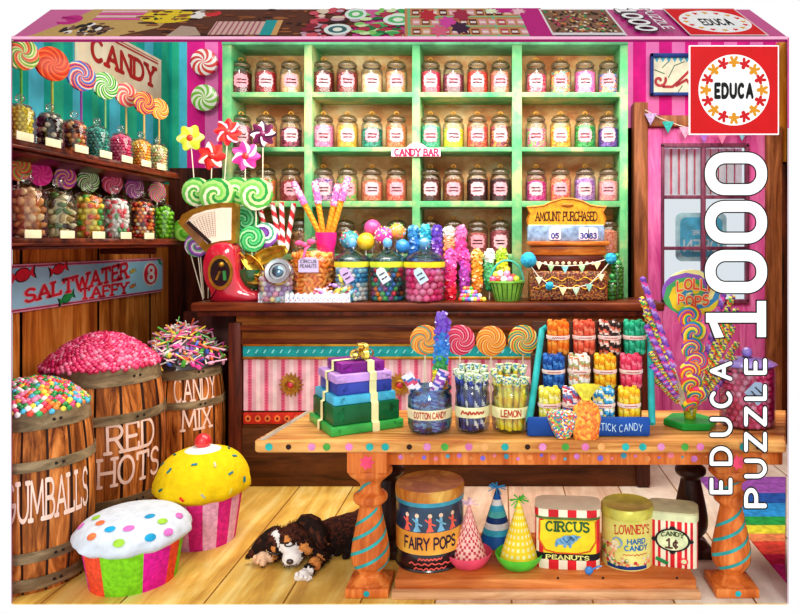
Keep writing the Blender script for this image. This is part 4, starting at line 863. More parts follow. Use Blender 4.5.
for px, py, rp, pal, cen, pt, nm, bx in ((190.5, 138, 13, ['#e0e84c', '#f0f48c', '#d0dc38'], '#e83c20', 6, 'yellow', 204), (212, 156, 13.5, ['#e8302c', '#f04c40', '#fce8e0', '#c81c24'], '#e02424', 7, 'red and white', 208), (228, 132, 13, ['#e8342c', '#f04840', '#d01c2c', '#f8c8dc'], '#e03030', 8, 'bright red', 216), (246, 156, 14, ['#f05cb0', '#f8e8f4', '#e83c98', '#d03090'], '#e83030', 7, 'pink and white', 240), (263, 134, 12.5, ['#58183c', '#3c1030', '#f4e8f0', '#701c50'], '#7c1c54', 8, 'dark purple', 262)):
    flower('%s flower shaped lollipop above the green swirls' % nm, cbase(bx, 4.7), P(px, py, 4.7), rp*4.7/F*.93, pal, cen, pt, 'flower lollipops above the scale')
# red and white candy sticks
for a, b, nm in (((260.5, 211), (270, 250), 'leftmost, short'), ((272, 203), (281, 250), 'second from left, leaning left'), ((281.5, 202), (283, 252), 'upright'), ((294, 203), (286, 252), 'rightmost, leaning right')):
    twist_stick('red and white twisted candy stick behind the pastel jar, %s' % nm, P(b[0], b[1], 4.66), P(a[0], a[1], 4.68), .017, ['#d81c28', '#fff4f0'], 'red and white candy sticks', 4, 12, n=40)
t = thing('stick_glass', 'clear glass holding the red and white candy sticks', 'glass', cbase(283, 4.67)); MB().lathe([(.05, 0), (.07, .01), (.085, .33)], 24, cap=False).build('glass_body', GL, t)
# wafer sticks in a pink cup
for a, m_, b, nm in (((293, 182), (308, 210), (319, 232), 'leftmost, leaning left'), ((314.5, 181), (320, 200), (323, 232), 'second from left'), ((338, 184), (332, 204), (328, 232), 'third from left'), ((348.5, 177), (341, 198), (333, 230), 'rightmost, leaning right')):
    A, B = P(b[0], b[1], 4.6), P(a[0], a[1], 4.6); d = B-A; L_ = d.length; t = thing('wafer_stick', 'orange ridged wafer stick with speckled pink tip, %s' % nm, 'candy stick', A-d*.25, group='wafer sticks in the pink cup', rot=aim(d))
    n = 44; MB().tube([(0, 0, L_*.85*i/n) for i in range(n+1)], [.019 if i % 3 else .0165 for i in range(n+1)], 12, mf=lambda k, i: 0 if (k+i) % 5 else 1).build('wafer', [mat('#f08c1c', .5, var=.2), mat('#f8b848')], t, sharp=80)
    MB().tube([(0, 0, L_*(.8+.45*i/8)) for i in range(9)], [.024]*8+[.018], 12).build('sugar_tip', candy(['#f07cc0', '#f8e0f0', '#b87cd8', '#f4a8d8', '#e85098'], 70), t)
t = thing('pink_cup', 'hot pink cup holding the orange wafer sticks', 'cup', cbase(326, 4.6)); MB().lathe([(.05, 0), (.055, .01), (.055, .33), (.066, .37), (.07, .44), (.063, .44), (.05, .34)], 24, cap=False).build('cup_body', mat('#e81c80', .3, var=.15), t)
# ribbons and tags
def ribbon_band(t, r, z, col, w_=.03): MB().lathe([(r*1.01, z-w_/2), (r*1.035, z), (r*1.01, z+w_/2)], 30, cap=False).build('ribbon', col, t)
def gift_tag(t, r, x, z, w_, h_, col, tilt=.5, lines=None, seed=1):
    T = Matrix.Translation((x, -r*1.05, z)) @ Matrix.Rotation(tilt, 4, 'Y'); mb = MB(); mb.prism([(-w_/2, -h_/2), (w_/2, -h_/2), (w_/2, h_*.3), (w_*.25, h_/2), (-w_*.25, h_/2), (-w_/2, h_*.3)], -.004, 0, 0, T)
    if lines:
        for k, tx in enumerate(lines): mb.polys(text_polys(tx, w_*.8, h_*.2, .17), lambda u, v: T @ Vector((u, -.006, h_*(.12-.3*k)+v)), 1)
    else: 
        rg = random.Random(seed)
        for k in range(2): mb.polys(ribbons(squiggle(-w_*.3, w_*.3, 0, h_*.1, rg), h_*.05, round_=False), lambda u, v: T @ Vector((u, -.006, h_*(.1-.3*k)+v)), 1)
    mb.build('gift_tag', [mat(col, .6, var=.05), ink], t, sharp=20)
# circus peanuts jar
t = ball_jar('glass_jar', 'wide glass jar of orange circus peanuts with pink ribbon and tag', cbase(313, 4.53), .135, .36, ['#ff9434', '#ffac50', '#f8801c'], .017, None, fill=.80, sub=2, sq=(1.7, .75, .8), shape=[(.12, 0), (.135, .015), (.135, .24), (.125, .28), (.095, .315), (.09, .33)])
gift_tag(t, .135, .01, .235, .125, .095, '#c8bce4', 0, ['CIRCUS', 'PEANUTS']); mb = MB()
mb.tube([(-.02, -.15, .28), (-.01, -.145, .33), (.01, -.1, .36)], .008); mb.ball((-.055, -.12, .37), .022, sq=(1.3, .5, .8)); mb.ball((.02, -.12, .38), .022, sq=(1.3, .5, .8)); mb.ball((-.018, -.13, .36), .017); mb.build('bow', mat('#e85c94', .4, var=.2), t)
# squat jar with pastel sweets and leaning silver lid
t = ball_jar('glass_jar', 'squat glass jar of pastel sweets with a round silver lid facing out', cbase(277, 4.45), .115, .2, ['#f0a0c0', '#f8e0a0', '#a8d8e8', '#f4c8dc', '#f8f4f4', '#b8a0d8'], .018, None, lid=silver, fill=.86, sub=2, shape=[(.105, 0), (.115, .015), (.118, .15), (.105, .19), (.09, .2)])
for ch in list(t.children):
    if ch.name.startswith('lid'):
        for g in list(ch.children): bpy.data.objects.remove(g, do_unlink=True)
        bpy.data.objects.remove(ch, do_unlink=True)
ld = MB().lathe([(.001, 0), (.05, 0), (.055, .008), (.078, .01), (.088, 0), (.09, -.012), (.001, -.012)], 40, T=Matrix.Translation((.045, -.125, .195)) @ Matrix.Rotation(math.radians(72), 4, 'X'), cap=False).build('lid', silver, t); MB().lathe([(.03, .0), (.034, .012), (.02, .02), (.001, .02)], 24, T=Matrix.Translation((.045, -.125, .195)) @ Matrix.Rotation(math.radians(72), 4, 'X'), cap=False).build('lid_knob', mat('#5c788c', .2, .8), ld)
# lace doily ruffle
mb = MB(); vs = []; fs = []; n = 110; x0, x1 = (258-500)*4.37/F, (350-500)*4.37/F
for i in range(n+1):
    u = i/n; x = x0+(x1-x0)*u
    for z, a in ((0, .018), (.03, .012), (.056+.006*math.sin(u*90), .004)): vs.append((x-(x0+x1)/2, .012*math.sin(u*120)*(1 if z == 0 else .5)-.00*a, z))
for i in range(n):
    for j in range(2): fs.append((i*3+j, (i+1)*3+j, (i+1)*3+j+1, i*3+j+1))
mb.add(vs, fs, 0); mb.box(-(x1-x0)/2, (x1-x0)/2, 0, .2, 0, .003, 0)
for i in range(40): mb.ball((-(x1-x0)/2+(x1-x0)*(i+.5)/40, -.014, .016+.012*(i % 2)), .0045, 1+i % 2, 1)
o = mb.build('lace_doily', [mat('#eaf0fa', .7, var=.05), mat('#e07c98'), mat('#6c94d0')], None, loc=((x0+x1)/2, 4.372, zc)); tag(o, 'white ruffled lace doily along the counter edge under the jars', 'doily')
# small heap of wrapped sweets spilling right of the peanuts jar
rng = random.Random(21)
for i in range(26):
    px = rng.uniform(318, 352); lv = rng.random()*rng.random(); py = 296-lv*26*(1-abs(px-335)/22); c = P(px, py, 4.40+rng.uniform(-.01, .01)+.0); cl = ['#f4c8e0', '#f0e058', '#e83c8c', '#f8f4f0', '#8cd0a8', '#b888d8', '#f0a040', '#68b8e0'][i % 8]
    if i == 0:
        pass
    mb = MB(); mb.ball((0, 0, 0), .015, 0, 2, (1.5, .8, .9))
    for s_ in (-1, 1): mb.add([(s_*.018, 0, 0), (s_*.034, -.004, .012), (s_*.036, .004, 0), (s_*.034, -.004, -.012)], [(0, 1, 2), (0, 2, 3)], 0)
    o = mb.build('wrapped_sweet', mat(cl, .2, coat=.6), None, loc=c); o.rotation_euler = (0, rng.uniform(-1.2, 1.2), 0); tag(o, 'small %s wrapped sweet in the pile beside the peanuts jar' % ['lilac', 'yellow', 'hot pink', 'white', 'mint green', 'violet', 'orange', 'sky blue'][i % 8], 'sweet', 'wrapped sweets piled beside the peanuts jar')
# three tall jars with blue lids
bl = mat('#5ca8d8', .12, var=.2, coat=.8)
def blue_jar(label, px, rp, pal, br, Y, tagc, rc, fill=.83, seed=1, sub=2):
    r = rp*Y/F; h = 40*q; t = ball_jar('glass_jar', label, cbase(px, Y), r, h, pal, br, 'jars with blue cone lids', lid=bl, fill=fill, sub=sub, seed=seed, shape=[(r*.96, 0), (r, .012), (r, h)])
    for ch in list(t.children):
        if ch.name.startswith('lid'):
            for g in list(ch.children): bpy.data.objects.remove(g, do_unlink=True)
            bpy.data.objects.remove(ch, do_unlink=True)
    l = MB().lathe([(r*.98, h-.004), (r*1.06, h), (r*1.06, h+.012), (r*.9, h+.03), (r*.45, h+.062), (r*.22, h+.075), (r*.18, h+.09)], 32, cap=False).build('lid', GLB, t); MB().lathe([(r*.16, h+.085), (r*.26, h+.10), (r*.28, h+.125), (r*.16, h+.145), (.001, h+.148)], 20, cap=False).build('lid_knob', bl, l)
    MB().lathe([(r*1.01, h-.04), (r*1.04, h-.025), (r*1.03, h-.004)], 32, cap=False).build('ribbon', mat(rc, .4, var=.15), t)
    gift_tag(t, r*1.02, -.01, h*.66, .06, .1, tagc, -.55, seed=seed); return t
blue_jar('blue lidded jar of blue and white sweets, left of the three', 352, 17, ['#4cb0e0', '#f4fbff', '#2c94d0', '#a8dcf4', '#f8f8f8'], .0165, 4.5, '#c8b0e8', '#e8e040')
blue_jar('blue lidded jar of mixed bright sweets, middle of the three', 387.5, 17, ['#2c9c94', '#e83c5c', '#3c78c8', '#f0882c', '#8c3c8c', '#2c2c34', '#48b860'], .017, 4.5, '#d0e4f4', '#d8ec40', seed=2)
blue_jar('blue lidded jar of pink gumballs with yellow bow, right of the three', 424.5, 20, ['#f03c94', '#f868ac', '#e82c84', '#f890c0'], .0225, 4.47, '#b8dcf4', '#f0e030', seed=3)
# cake pops
spr = ['#f8f0f4', '#f0d848', '#58b8e0', '#e83c60', '#58b858']
for px, py, rp, col, sp, nm, Y in ((350, 240, 9.5, '#3c98a8', 1, 'teal sprinkled', 4.64), (366, 241.5, 9, '#f8c41c', 0, 'plain yellow', 4.6), (372.5, 228, 8.5, '#f04c98', 0, 'plain pink', 4.68), (384, 236, 9, '#e83ca0', 1, 'pink sprinkled', 4.6), (397, 232, 8.5, '#f0943c', 1, 'orange sprinkled', 4.63), (402.5, 246, 7, '#2c88d0', 0, 'plain blue', 4.57)):
    hd = P(px, py, Y); t = thing('cake_pop', '%s cake pop on a stick behind the blue lidded jars' % nm, 'cake pop', cbase(px, Y), group='cake pops behind the blue lidded jars'); r = rp*Y/F; L_ = hd.z-zc
    MB().ball((0, 0, L_), r, sub=3).build('cake', mat(col, .3, var=.15, coat=.4, bump=.3, scale=40), t); MB().tube([(0, 0, 0), (0, 0, L_-r*.8)], .005).build('stick', stickw, t)
    if sp:
        mb = MB(); rg = random.Random(px)
        for i in range(60):
            d = Vector((rg.gauss(0, 1), rg.gauss(0, 1), rg.gauss(.5, 1))).normalized(); mb.ball(Vector((0, 0, L_))+d*r, .006, rg.randrange(5), 1, (1.8, .8, .8), Euler((rg.uniform(0, 3), rg.uniform(0, 3), 0)).to_matrix())
        mb.build('sprinkles', [mat(c, .3) for c in spr], t)
# rock candy sticks
for i, (px, y0, y1, pal, nm, Y) in enumerate(((413.5, 225, 266, ['#1c5cb0', '#2c78c8', '#3c98d8'], 'blue rock candy, back row, leftmost', 4.68), (425.5, 225, 256, ['#1c9cc8', '#24a8c8', '#3cb8d0'], 'turquoise rock candy, back row', 4.68), (437, 225, 264, ['#8c30a0', '#7038b0', '#5c38b8'], 'violet rock candy, back row', 4.68), (449, 226, 262, ['#f08848', '#f0a070', '#f8e0d0'], 'white topped orange rock candy, back row', 4.68), (461, 225, 264, ['#f050a8', '#e83c98', '#f074b8'], 'bright pink rock candy, back row, rightmost', 4.68),
    (450.5, 249, 302, ['#e02038', '#f0307c', '#f060b8'], 'tall pink and red rock candy, front row, leftmost', 4.56), (465, 250, 294, ['#a838a8', '#b84cc0', '#e048a8'], 'magenta and violet rock candy, front row', 4.6), (477, 249, 292, ['#f08418', '#f4981c', '#f0a840'], 'orange rock candy, front row', 4.6), (489.5, 249, 290, ['#2c9c5c', '#58b87c', '#f0f8f4'], 'white topped green rock candy, front row', 4.62), (502, 248, 282, ['#c8d828', '#e0e030', '#a8d030'], 'yellow green rock candy, front row, rightmost', 4.62))):
    A, B = P(px, y1, Y), P(px, y0, Y); rock(nm, A, B, 5.2*Y/F, pal, 'rock candy sticks on the counter', i)
    o = C.objects[-1] if False else None
for o in [o for o in C.objects if o.name.startswith('rock_candy')]:
    zz = o.location.z-zc
    if zz > .004:
        s_ = [c for c in o.children if c.name.startswith('stick')][0]; bpy.data.objects.remove(s_, do_unlink=True); MB().tube([(0, 0, -zz), (0, 0, .05)], .004, 6).build('stick', stickw, o)
# loose gumballs
GN = {'#e83c2c': 'red', '#f4e048': 'yellow', '#8c4cb0': 'purple', '#f08c2c': 'orange', '#f4f0f0': 'white', '#48a84c': 'green', '#f0609c': 'pink', '#3c78c8': 'blue'}; NTH = ['first', 'second', 'third', 'fourth', 'fifth', 'sixth', 'seventh', 'eighth', 'ninth']
rng = random.Random(5); gc = ['#e83c2c', '#f4e048', '#8c4cb0', '#f08c2c', '#f4f0f0', '#48a84c', '#f0609c', '#3c78c8']
for i in range(24):
    row = 0 if i < 9 else (1 if i < 16 else (2 if i < 21 else 3)); k = i-(0, 9, 16, 21)[row]; n = (9, 7, 5, 3)[row]; px = 459+28*(k+.5+row*.3)/(9.5)+row*.5; o = MB().ball((0, 0, 0), .0155, sub=2).build('gumball', mat(gc[(i*5+i//8) % 8], .15, coat=.6), None, loc=((px-500)*4.42/F, 4.42+.012*row, zc+.0155+row*.022)); tag(o, 'small %s gumball, %s from left in the %s row of the loose pile' % (GN[gc[(i*5+i//8) % 8]], NTH[k], ('bottom', 'second', 'third', 'top')[row]), 'gumball', 'gumballs loose on the counter')
# green pail
pm = mat('#7cc848', .3, var=.25, coat=.4); t = thing('candy_pail', 'small lime green pail of sweets left of the cash register', 'pail', cbase(507, 4.5)); MB().lathe([(.075, 0), (.08, .005), (.11, .115), (.118, .12), (.118, .13), (.108, .13), (.1, .1), (.001, .1)], 30, cap=False).build('pail_body', pm, t)
MB().tube([(.105*math.cos(a), -.02, .13+.13*math.sin(a)) for a in [pi*i/14 for i in range(15)]], .006, 8).build('handle', mat('#3cb0a0', .3), t)
mb = MB(); rg = random.Random(3)
for i in range(10): a = rg.uniform(0, 6.3); mb.box(-.004, .004, -.118, -.112, .01, .12, 0, Matrix.Rotation(a, 4, 'Z')) if False else None
for k in range(9): a = -pi/2+(k-4)*.32; mb.tube([(.079*math.cos(a), .079*math.sin(a), .01), (.112*math.cos(a), .112*math.sin(a), .115)], .0035, 6)
mb.build('ribs', mat('#2c5c24', .4), t)
for i, (x, y, z) in enumerate([(-.06, -.03, .14), (-.02, -.05, .14), (.02, -.05, .14), (.06, -.02, .14), (0, .0, .145), (-.04, .02, .15), (.04, .03, .15), (-.045, -.02, .175), (0, -.03, .175), (-.07, -.02, .17), (-.09, -.04, .14), (.0, .0, .2)]):
    o = MB().ball((0, 0, 0), .023, sub=2).build('gumball', mat(['#e83c2c', '#f0f0f0', '#f08cb8', '#c8d838', '#e84c84', '#f4c83c'][i % 6], .15, coat=.6), None, loc=Vector((x, y, z))+t.location); tag(o, '%s gumball in the lime green pail, %s' % (['red', 'white', 'pale pink', 'lime', 'deep pink', 'amber'][i % 6], ['front row second from left', 'front row middle', 'front row right of middle', 'rightmost', 'middle hidden behind the front row', 'back left', 'back right', 'second layer left', 'second layer middle', 'second layer far left', 'leftmost hanging over the rim', 'topmost'][i]), 'gumball', 'gumballs in the green pail')
# cash register
Y = 4.5; r0 = cbase(567, 4.58); reg = thing('cash_register', 'ornate antique cash register with a gold AMOUNT PURCHASED sign', 'cash register', r0)
def rx(px): return (px-567)*q
def rz(py): return (302-py)*q
orn = candy(['#5c1c14', '#8c3c1c', '#b87830', '#3c1410', '#6c1c18', '#a07838'], 130, .5); rw = wood('#8c3c10', '#e09840', (3, 14, 14), .3, c3='#b8601c')
MB().bbox(rx(528), rx(606), -.12, .12, 0, rz(272), .02, seg=3).build('drawer_case', orn, reg); MB().bbox(rx(531), rx(603), -.10, .1, rz(272), rz(257), .012).build('keyboard', wood('#2c0c08', '#6c2818', (3, 14, 14), .3), reg)
mb = MB()
for i in range(11): mb.lathe([(.009, 0), (.012, .004), (.009, .008), (.001, .009)], 12, T=Matrix.Translation((rx(538+i*5.9), -.105, rz(264.5))) @ Matrix.Rotation(pi/2, 4, 'X'), cap=False)
mb.build('keys', mat('#e8d8b0', .3), reg)
MB().bbox(rx(526), rx(608), -.115, .1, rz(247), rz(242.5), .01).bbox(rx(529), rx(605), -.09, .1, rz(257), rz(247), .012).build('upper_case', rw, reg)
mb = MB(); mb.tube([(rx(532+i*3), -.128, rz(280)+.012*math.sin(i*1.2)) for i in range(25)], .004, 6).tube([(rx(532+i*3), -.128, rz(288)-.012*math.sin(i*1.2)) for i in range(25)], .004, 6); mb.build('scrollwork', gold, reg)
MB().bbox(rx(526.5), rx(604), -.06, .08, rz(243), rz(226), .012).build('display_case', mat('#7c98bc', .2, var=.35, scale=30, coat=.6), reg)
for px, tx in ((554, '05'), (583, '30'), (592, '83')):
    mb = MB(); mb.prism(rrect(rx(px-(6 if px < 560 else 5)), rx(px+(6 if px < 560 else 5)), rz(241), rz(229), .015), -.068, -.06, 0); mb.polys(text_polys(tx, 7*q, 5*q, .26), lambda u, v: (rx(px)+u, -.07, rz(239.5)+v), 1); mb.build('price_token', [mat('#f0dce8', .5), mat('#1c3c8c')], reg, sharp=20)
top = [(527, 226), (604, 226), (606, 220), (603, 213), (606, 208), (598, 207.5), (590, 206), (582, 202), (572, 199.5), (562, 199.5), (550, 203), (543, 206.5), (534, 207.5), (526, 208), (529, 214), (526, 220)]
sg = MB().prism([(rx(a), rz(b)) for a, b in reversed(top)], -.03, .02).build('top_sign', mat('#e8a020', .25, .35, var=.25, scale=30), reg, sharp=30)
mb = MB(); mb.polys([[(u, v) for u, v in p] for p in text_polys('AMOUNT PURCHASED', 62*q, 8.5*q, .17, True, gap=.14)], lambda u, v: (rx(566)+u, -.032, rz(221.5)+v)); mb.build('lettering', mat('#3c1c0c', .5), sg, flat=True)
mb = MB(); mb.tube([(rx(a), -.032, rz(b)) for a, b in top]+[(rx(527), -.032, rz(226))], .006, 6); mb.ball((rx(567), -.03, rz(206)), .02, 0, 2, (2.2, .5, .8)); mb.build('sign_trim', mat('#b87018', .3, .5), sg)
# bunting on the register
def bunting(label, pts, flags, Y, size, cols, group=None, poms=()):
    a = P(pts[0][0], pts[0][1], Y); t = thing('bunting', label, 'bunting', a, group=group); qq = Y/F
    MB().tube([P(x, y, Y)-a for x, y in pts], .0035, 6).build('string', mat('#e8e0d0'), t)
    for i, (x, y) in enumerate(flags): v = P(x, y, Y)-a; MB().prism([(v.x-size*qq, v.z), (v.x, v.z-size*2*qq), (v.x+size*qq, v.z)][::-1], -.004, .002).build('flag', mat(cols[i % len(cols)], .7, var=.25, scale=60), t, sharp=20)
    for x, y, r in poms:
        v = P(x, y, Y)-a; mb = MB(); mb.ball(v, r*qq, sub=3); mb.v = [w_+Vector((R_.uniform(-1, 1), R_.uniform(-1, 1), R_.uniform(-1, 1)))*.004 for w_ in mb.v]; mb.build('pompom', mat('#34a8d4', .9, var=.25, scale=60), t)
    return t
fcol = ['#e8ecc0', '#a8d8a0', '#8cd4dc', '#a8dca8', '#e8ecb0']
bunting('upper pastel bunting strung across the cash register between blue pompoms', [(530, 259), (538, 262), (549, 265), (566, 266), (583, 265), (597, 262), (611, 258)], [(539, 262.5), (551, 265), (565, 266.5), (582, 265.5), (597, 262.5)], 4.41, 3.6, fcol, 'bunting on the cash register', [(528.5, 260, 7.8), (611, 258.5, 5.5)])
bunting('lower pastel bunting sagging across the cash register drawer', [(530, 265), (538, 276), (548, 284), (562, 288), (576, 288), (590, 284), (600, 274), (609, 263)], [(539, 277), (563, 288), (576, 288), (589, 284), (601, 274)], 4.405, 3.8, ['#d8ecc8', '#e8ecb0', '#b8dcc0', '#8cd4c8', '#e8ecc0'], 'bunting on the cash register', [(549.5, 286, 4)])
for i, (px, r, h, lb) in enumerate(((617, .045, .28, 'green glass jar between the cash register and the shelf post'), (612, .035, .14, 'small green glass jar right of the cash register'))): ball_jar('glass_jar', lb, cbase(px, 4.66-.12*i), r, h, ['#2c9c48', '#58c060', '#8cd878'], .014, 'green jars beside the cash register', lid=mat('#2c9c50', .2, coat=.5), fill=.8, glassm=GLG)
# ================================================================ TABLE
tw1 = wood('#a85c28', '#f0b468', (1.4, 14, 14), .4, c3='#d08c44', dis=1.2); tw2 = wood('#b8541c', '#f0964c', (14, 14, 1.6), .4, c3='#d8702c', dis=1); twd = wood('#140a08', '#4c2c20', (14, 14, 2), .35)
ZT = .689
tab = thing('display_table', 'long rustic wooden table with painted dots on its edge and turned legs', 'table', (.1, 3.3, 0)); T0 = Vector((.1, 3.3, 0))
def TV(x, y, z): return Vector((x, y, z))-T0
mb = MB(); o = [(-1.055, 3.03), (1.238, 3.03), (xr(3.587)-.008, 3.587), (-.985, 3.587), (-1.067, 3.05)]; n = len(o)
lv = [(.007, ZT-.052), (0, ZT-.046), (0, ZT-.006), (.007, ZT)]; cx_, cy_ = .1, 3.3; vs = []
for ins, z in lv: vs += [TV(x+(ins if x < 0 else -ins), y+(ins if y < 3.3 else -ins), z) for x, y in o]
fs = [tuple(reversed(range(n))), tuple(range(3*n, 4*n))]+[(k*n+i, k*n+(i+1) % n, (k+1)*n+(i+1) % n, (k+1)*n+i) for k in range(3) for i in range(n)]
mb.add(vs, fs, 0)
for yy in (3.14, 3.27, 3.42): mb.add([TV(-1.02, yy-.0025, ZT+.0004), TV(xr(yy)-.01, yy-.0025, ZT+.0004), TV(xr(yy)-.01, yy+.0025, ZT+.0004), TV(-1.02, yy+.0025, ZT+.0004)], [(0, 1, 2, 3)], 1)
mb.add([TV(-1.052, 3.04, ZT+.0006), TV(-1.02, 3.04, ZT+.0006), TV(-.955, 3.58, ZT+.0006), TV(-.983, 3.58, ZT+.0006)], [(0, 1, 2, 3)], 2)
mb.build('tabletop', [tw1, mat('#5c3014'), wood('#8c7c6c', '#c0b09c', (20, 3, 3), .6)], tab, sharp=30)
dots = ['#2cb0a8', '#301810', '#d884b8', '#4c9c40', '#e078b0', '#e8a060']; mb = MB(); x = -1.0; i = 0
while x < 1.2:
    m = (0, 1, 2, 3, 4, 5)[i % 6] if i % 7 != 5 else 0; r = .0165 if m != 1 else .012; mb.add([TV(x+a, 3.0285, ZT-.026+b) for a, b in circle(0, 0, r, r, 14)], [tuple(range(14))], m); x += .085+.02*math.sin(i*2.3); i += 1
mb.build('painted_dots', [mat(c, .5) for c in dots], tab, flat=True)
MB().bbox(-.50-.1, xr(3.1)-.02-.1, -.2, -.175, .562, .637, .005).build('apron', tw2, tab)
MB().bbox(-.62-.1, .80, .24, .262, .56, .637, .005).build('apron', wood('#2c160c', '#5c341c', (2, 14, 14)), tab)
mb = MB(); x = -.44; i = 0
while x < 1.22: 
    r = .010+.005*math.sin(i*3.1); mb.add([TV(x+a, 3.0985, .598+.008*math.sin(i*1.7)+b) for a, b in circle(0, 0, r, r, 12)], [tuple(range(12))], i % 5); x += .052; i += 1
mb.build('painted_dots', [mat(c, .5) for c in ['#d07cc8', '#e89050', '#7c68c8', '#e07c8c', '#4c9cb0']], tab, flat=True)
prof = [(.092, .545), (.098, .53), (.092, .515), (.05, .478), (.048, .445), (.072, .425), (.076, .41), (.072, .395), (.05, .375), (.05, .36), (.06, .31), (.078, .22), (.085, .165), (.08, .12), (.055, .085), (.052, .07), (.08, .05), (.094, .03)]
def fine(pr, k=4):
    o_ = []
    for i in range(len(pr)-1):
        p0, p1, p2, p3 = pr[max(i-1, 0)], pr[i], pr[i+1], pr[min(i+2, len(pr)-1)]
        for j in range(k):
            t_ = j/k; o_.append(tuple(.5*((2*p1[a])+(-p0[a]+p2[a])*t_+(2*p0[a]-5*p1[a]+4*p2[a]-p3[a])*t_*t_+(-p0[a]+3*p1[a]-3*p2[a]+p3[a])*t_**3) for a in (0, 1)))
    return o_+[pr[-1]]
def leg(px, Y, front=True):
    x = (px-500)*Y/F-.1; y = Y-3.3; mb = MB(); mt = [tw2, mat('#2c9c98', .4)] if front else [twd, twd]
    mb.bbox(x-.088, x+.088, y-.088, y+.088, .54, .637, .008); mb.bbox(x-.095, x+.095, y-.095, y+.095, 0, .042, .008)
    pf = fine(prof); S = 48
    mb.lathe(list(reversed(pf)), S, c=(x, y, 0), m=0)
    lg = mb.build('leg', mt, tab, sharp=35)
    if front:
        pr = sorted((z_, r_) for r_, z_ in pf)
        def RZ(z_):
            for (z0, r0), (z1, r1) in zip(pr, pr[1:]):
                if z0 <= z_ <= z1: return r0+(r1-r0)*(z_-z0)/max(z1-z0, 1e-6)
            return pr[0][1]
        for zz0, lo_, hi_ in ((.02, .10, .40), (.085, .10, .40), (.15, .10, .40), (.215, .10, .40), (.28, .1, .375), (.43, .435, .5)):
            st_ = MB(); prev = None
            for k in range(31):
                a = -pi+pi*k/30; zc0 = zz0+.12*k/30
                if lo_ < zc0 < hi_: cur = [Vector((x+(RZ(zc0+e)+.0015)*math.cos(a), y+(RZ(zc0+e)+.0015)*math.sin(a), zc0+e)) for e in (-.0075, 0, .0075)]
                else: cur = None
                if prev and cur: st_.add([prev[0], cur[0], cur[1], prev[1], cur[2], prev[2]], [(0, 1, 2, 3), (3, 2, 4, 5)])
                prev = cur
            if st_.v: st_.build('painted_stripe', mat('#2c9c98', .4, var=.25), lg)
        m2 = MB(); m2.add([(x+a, y-.0965, .022+b) for a, b in circle(0, 0, .014, .014, 6)], [tuple(range(6))], 0); m2.add([(x+a, y-.0895, .59+b) for a, b in star(0, 0, .035, .022, 7)], [tuple(range(14))], 1); m2.build('painted_dots', [mat('#1cb0b8'), mat('#e8486c')], lg, flat=True)
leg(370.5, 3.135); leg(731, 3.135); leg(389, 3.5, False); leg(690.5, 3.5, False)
mb = MB(); mb.bbox(-.46-.1, .86-.1, -.24, .26, .03, .075, .006); mb.build('lower_shelf', wood('#b0501c', '#e8904c', (1.6, 14, 14), .4, c3='#c86c30'), tab)
MB().bbox(-.47-.1, .87-.1, -.27, -.22, 0, .034, .004).build('lower_rail', wood('#c08050', '#ecb888', (2, 14, 14), .5), tab)
mb = MB()
for px in (558, 603, 677): mb.ball(P(px, 578, 3.062)-T0, .006, sub=1, sq=(1, .5, 1))
mb.build('nail_head', mat('#1c1410', .4), tab)
# ================================================================ TINS AND HATS ON THE LOWER SHELF
ZL = .0755
def on(px, Y, z=ZL): return Vector(((px-500)*Y/F, Y, z))
def face_cam(px): return math.atan2(500-px, F)
# FAIRY POPS
t = thing('fairy_pops_tin', 'big round dark blue FAIRY POPS tin with copper lid on the lower shelf', 'tin', on(430, 3.27), rz=face_cam(430)); r = .157
blk = mat('#0c1018', .25, coat=.4, var=.3); nav = mat('#10304c', .3, coat=.4, var=.5); ora = wood('#e07c28', '#f8cc50', (3, 3, 3), .4, dis=.3)
MB().lathe([(r, 0), (r, .085)], 48, cap=False).lathe([(.001, 0), (r, 0)], 20, cap=False).lathe([(r, 0), (r*1.02, .005), (r, .012)], 48, cap=False).build('tin_base', blk, t)
MB().lathe([(r, .085), (r, .19)], 48, cap=False).build('orange_band', ora, t); MB().lathe([(r, .19), (r, .30), (r*.99, .31), (r, .318), (r*.985, .33)], 48, cap=False).build('tin_body', nav, t); MB().lathe([(r*1.003, .31), (r*1.015, .32), (r*1.003, .33)], 48, cap=False).build('tin_bead', mat('#2c90a8', .3), t)
MB().lathe([(r*1.01, .33), (r*1.02, .335), (r*1.02, .372), (r*.99, .382), (r*.9, .378), (.001, .378)], 48, cap=False).build('lid', wood('#a85c20', '#f0c060', (8, 8, 3), .3, c3='#c88030'), t)
mb = MB(); f = cyl(r*1.006); mb.polys(text_polys('FAIRY POPS', .25, .052, .2, False, .2, sub=.2), lambda u, v: f(u, .112+v), 0)
for k, (w_, z) in enumerate(((.11, .065), (.2, .042), (.15, .02))): mb.polys(ribbons(squiggle(-w_/2-.0, w_/2, 0, .014, random.Random(k)), .006, round_=False), lambda u, v: f(u, z+v), 1)
mb.build('lettering', [mat('#2c1830'), mat('#e85c50')], t, flat=True)
mb = MB()
for k, u in enumerate((-.11, -.06, 0, .05, .11)):
    m = k % 2
    for pts in ([(u, .2), (u, .255)], [(u, .235), (u-.02, .252)], [(u, .235), (u+.022, .225)], [(u, .2), (u-.012, .196)]): mb.polys(ribbons([pts], .014 if pts[0][1] == .2 and pts[1][1] == .255 else .007, .03), lambda a, b: f(a, b), m)
    mb.polys([circle(u, .27, .010, .011, 10)], f, 2); mb.polys([[(u-.018, .196), (u+.018, .196), (u, .235)]], f, m)
mb.build('painted_figures', [mat('#e8604c'), mat('#7cb8d8'), mat('#f4c8a8')], t, flat=True)
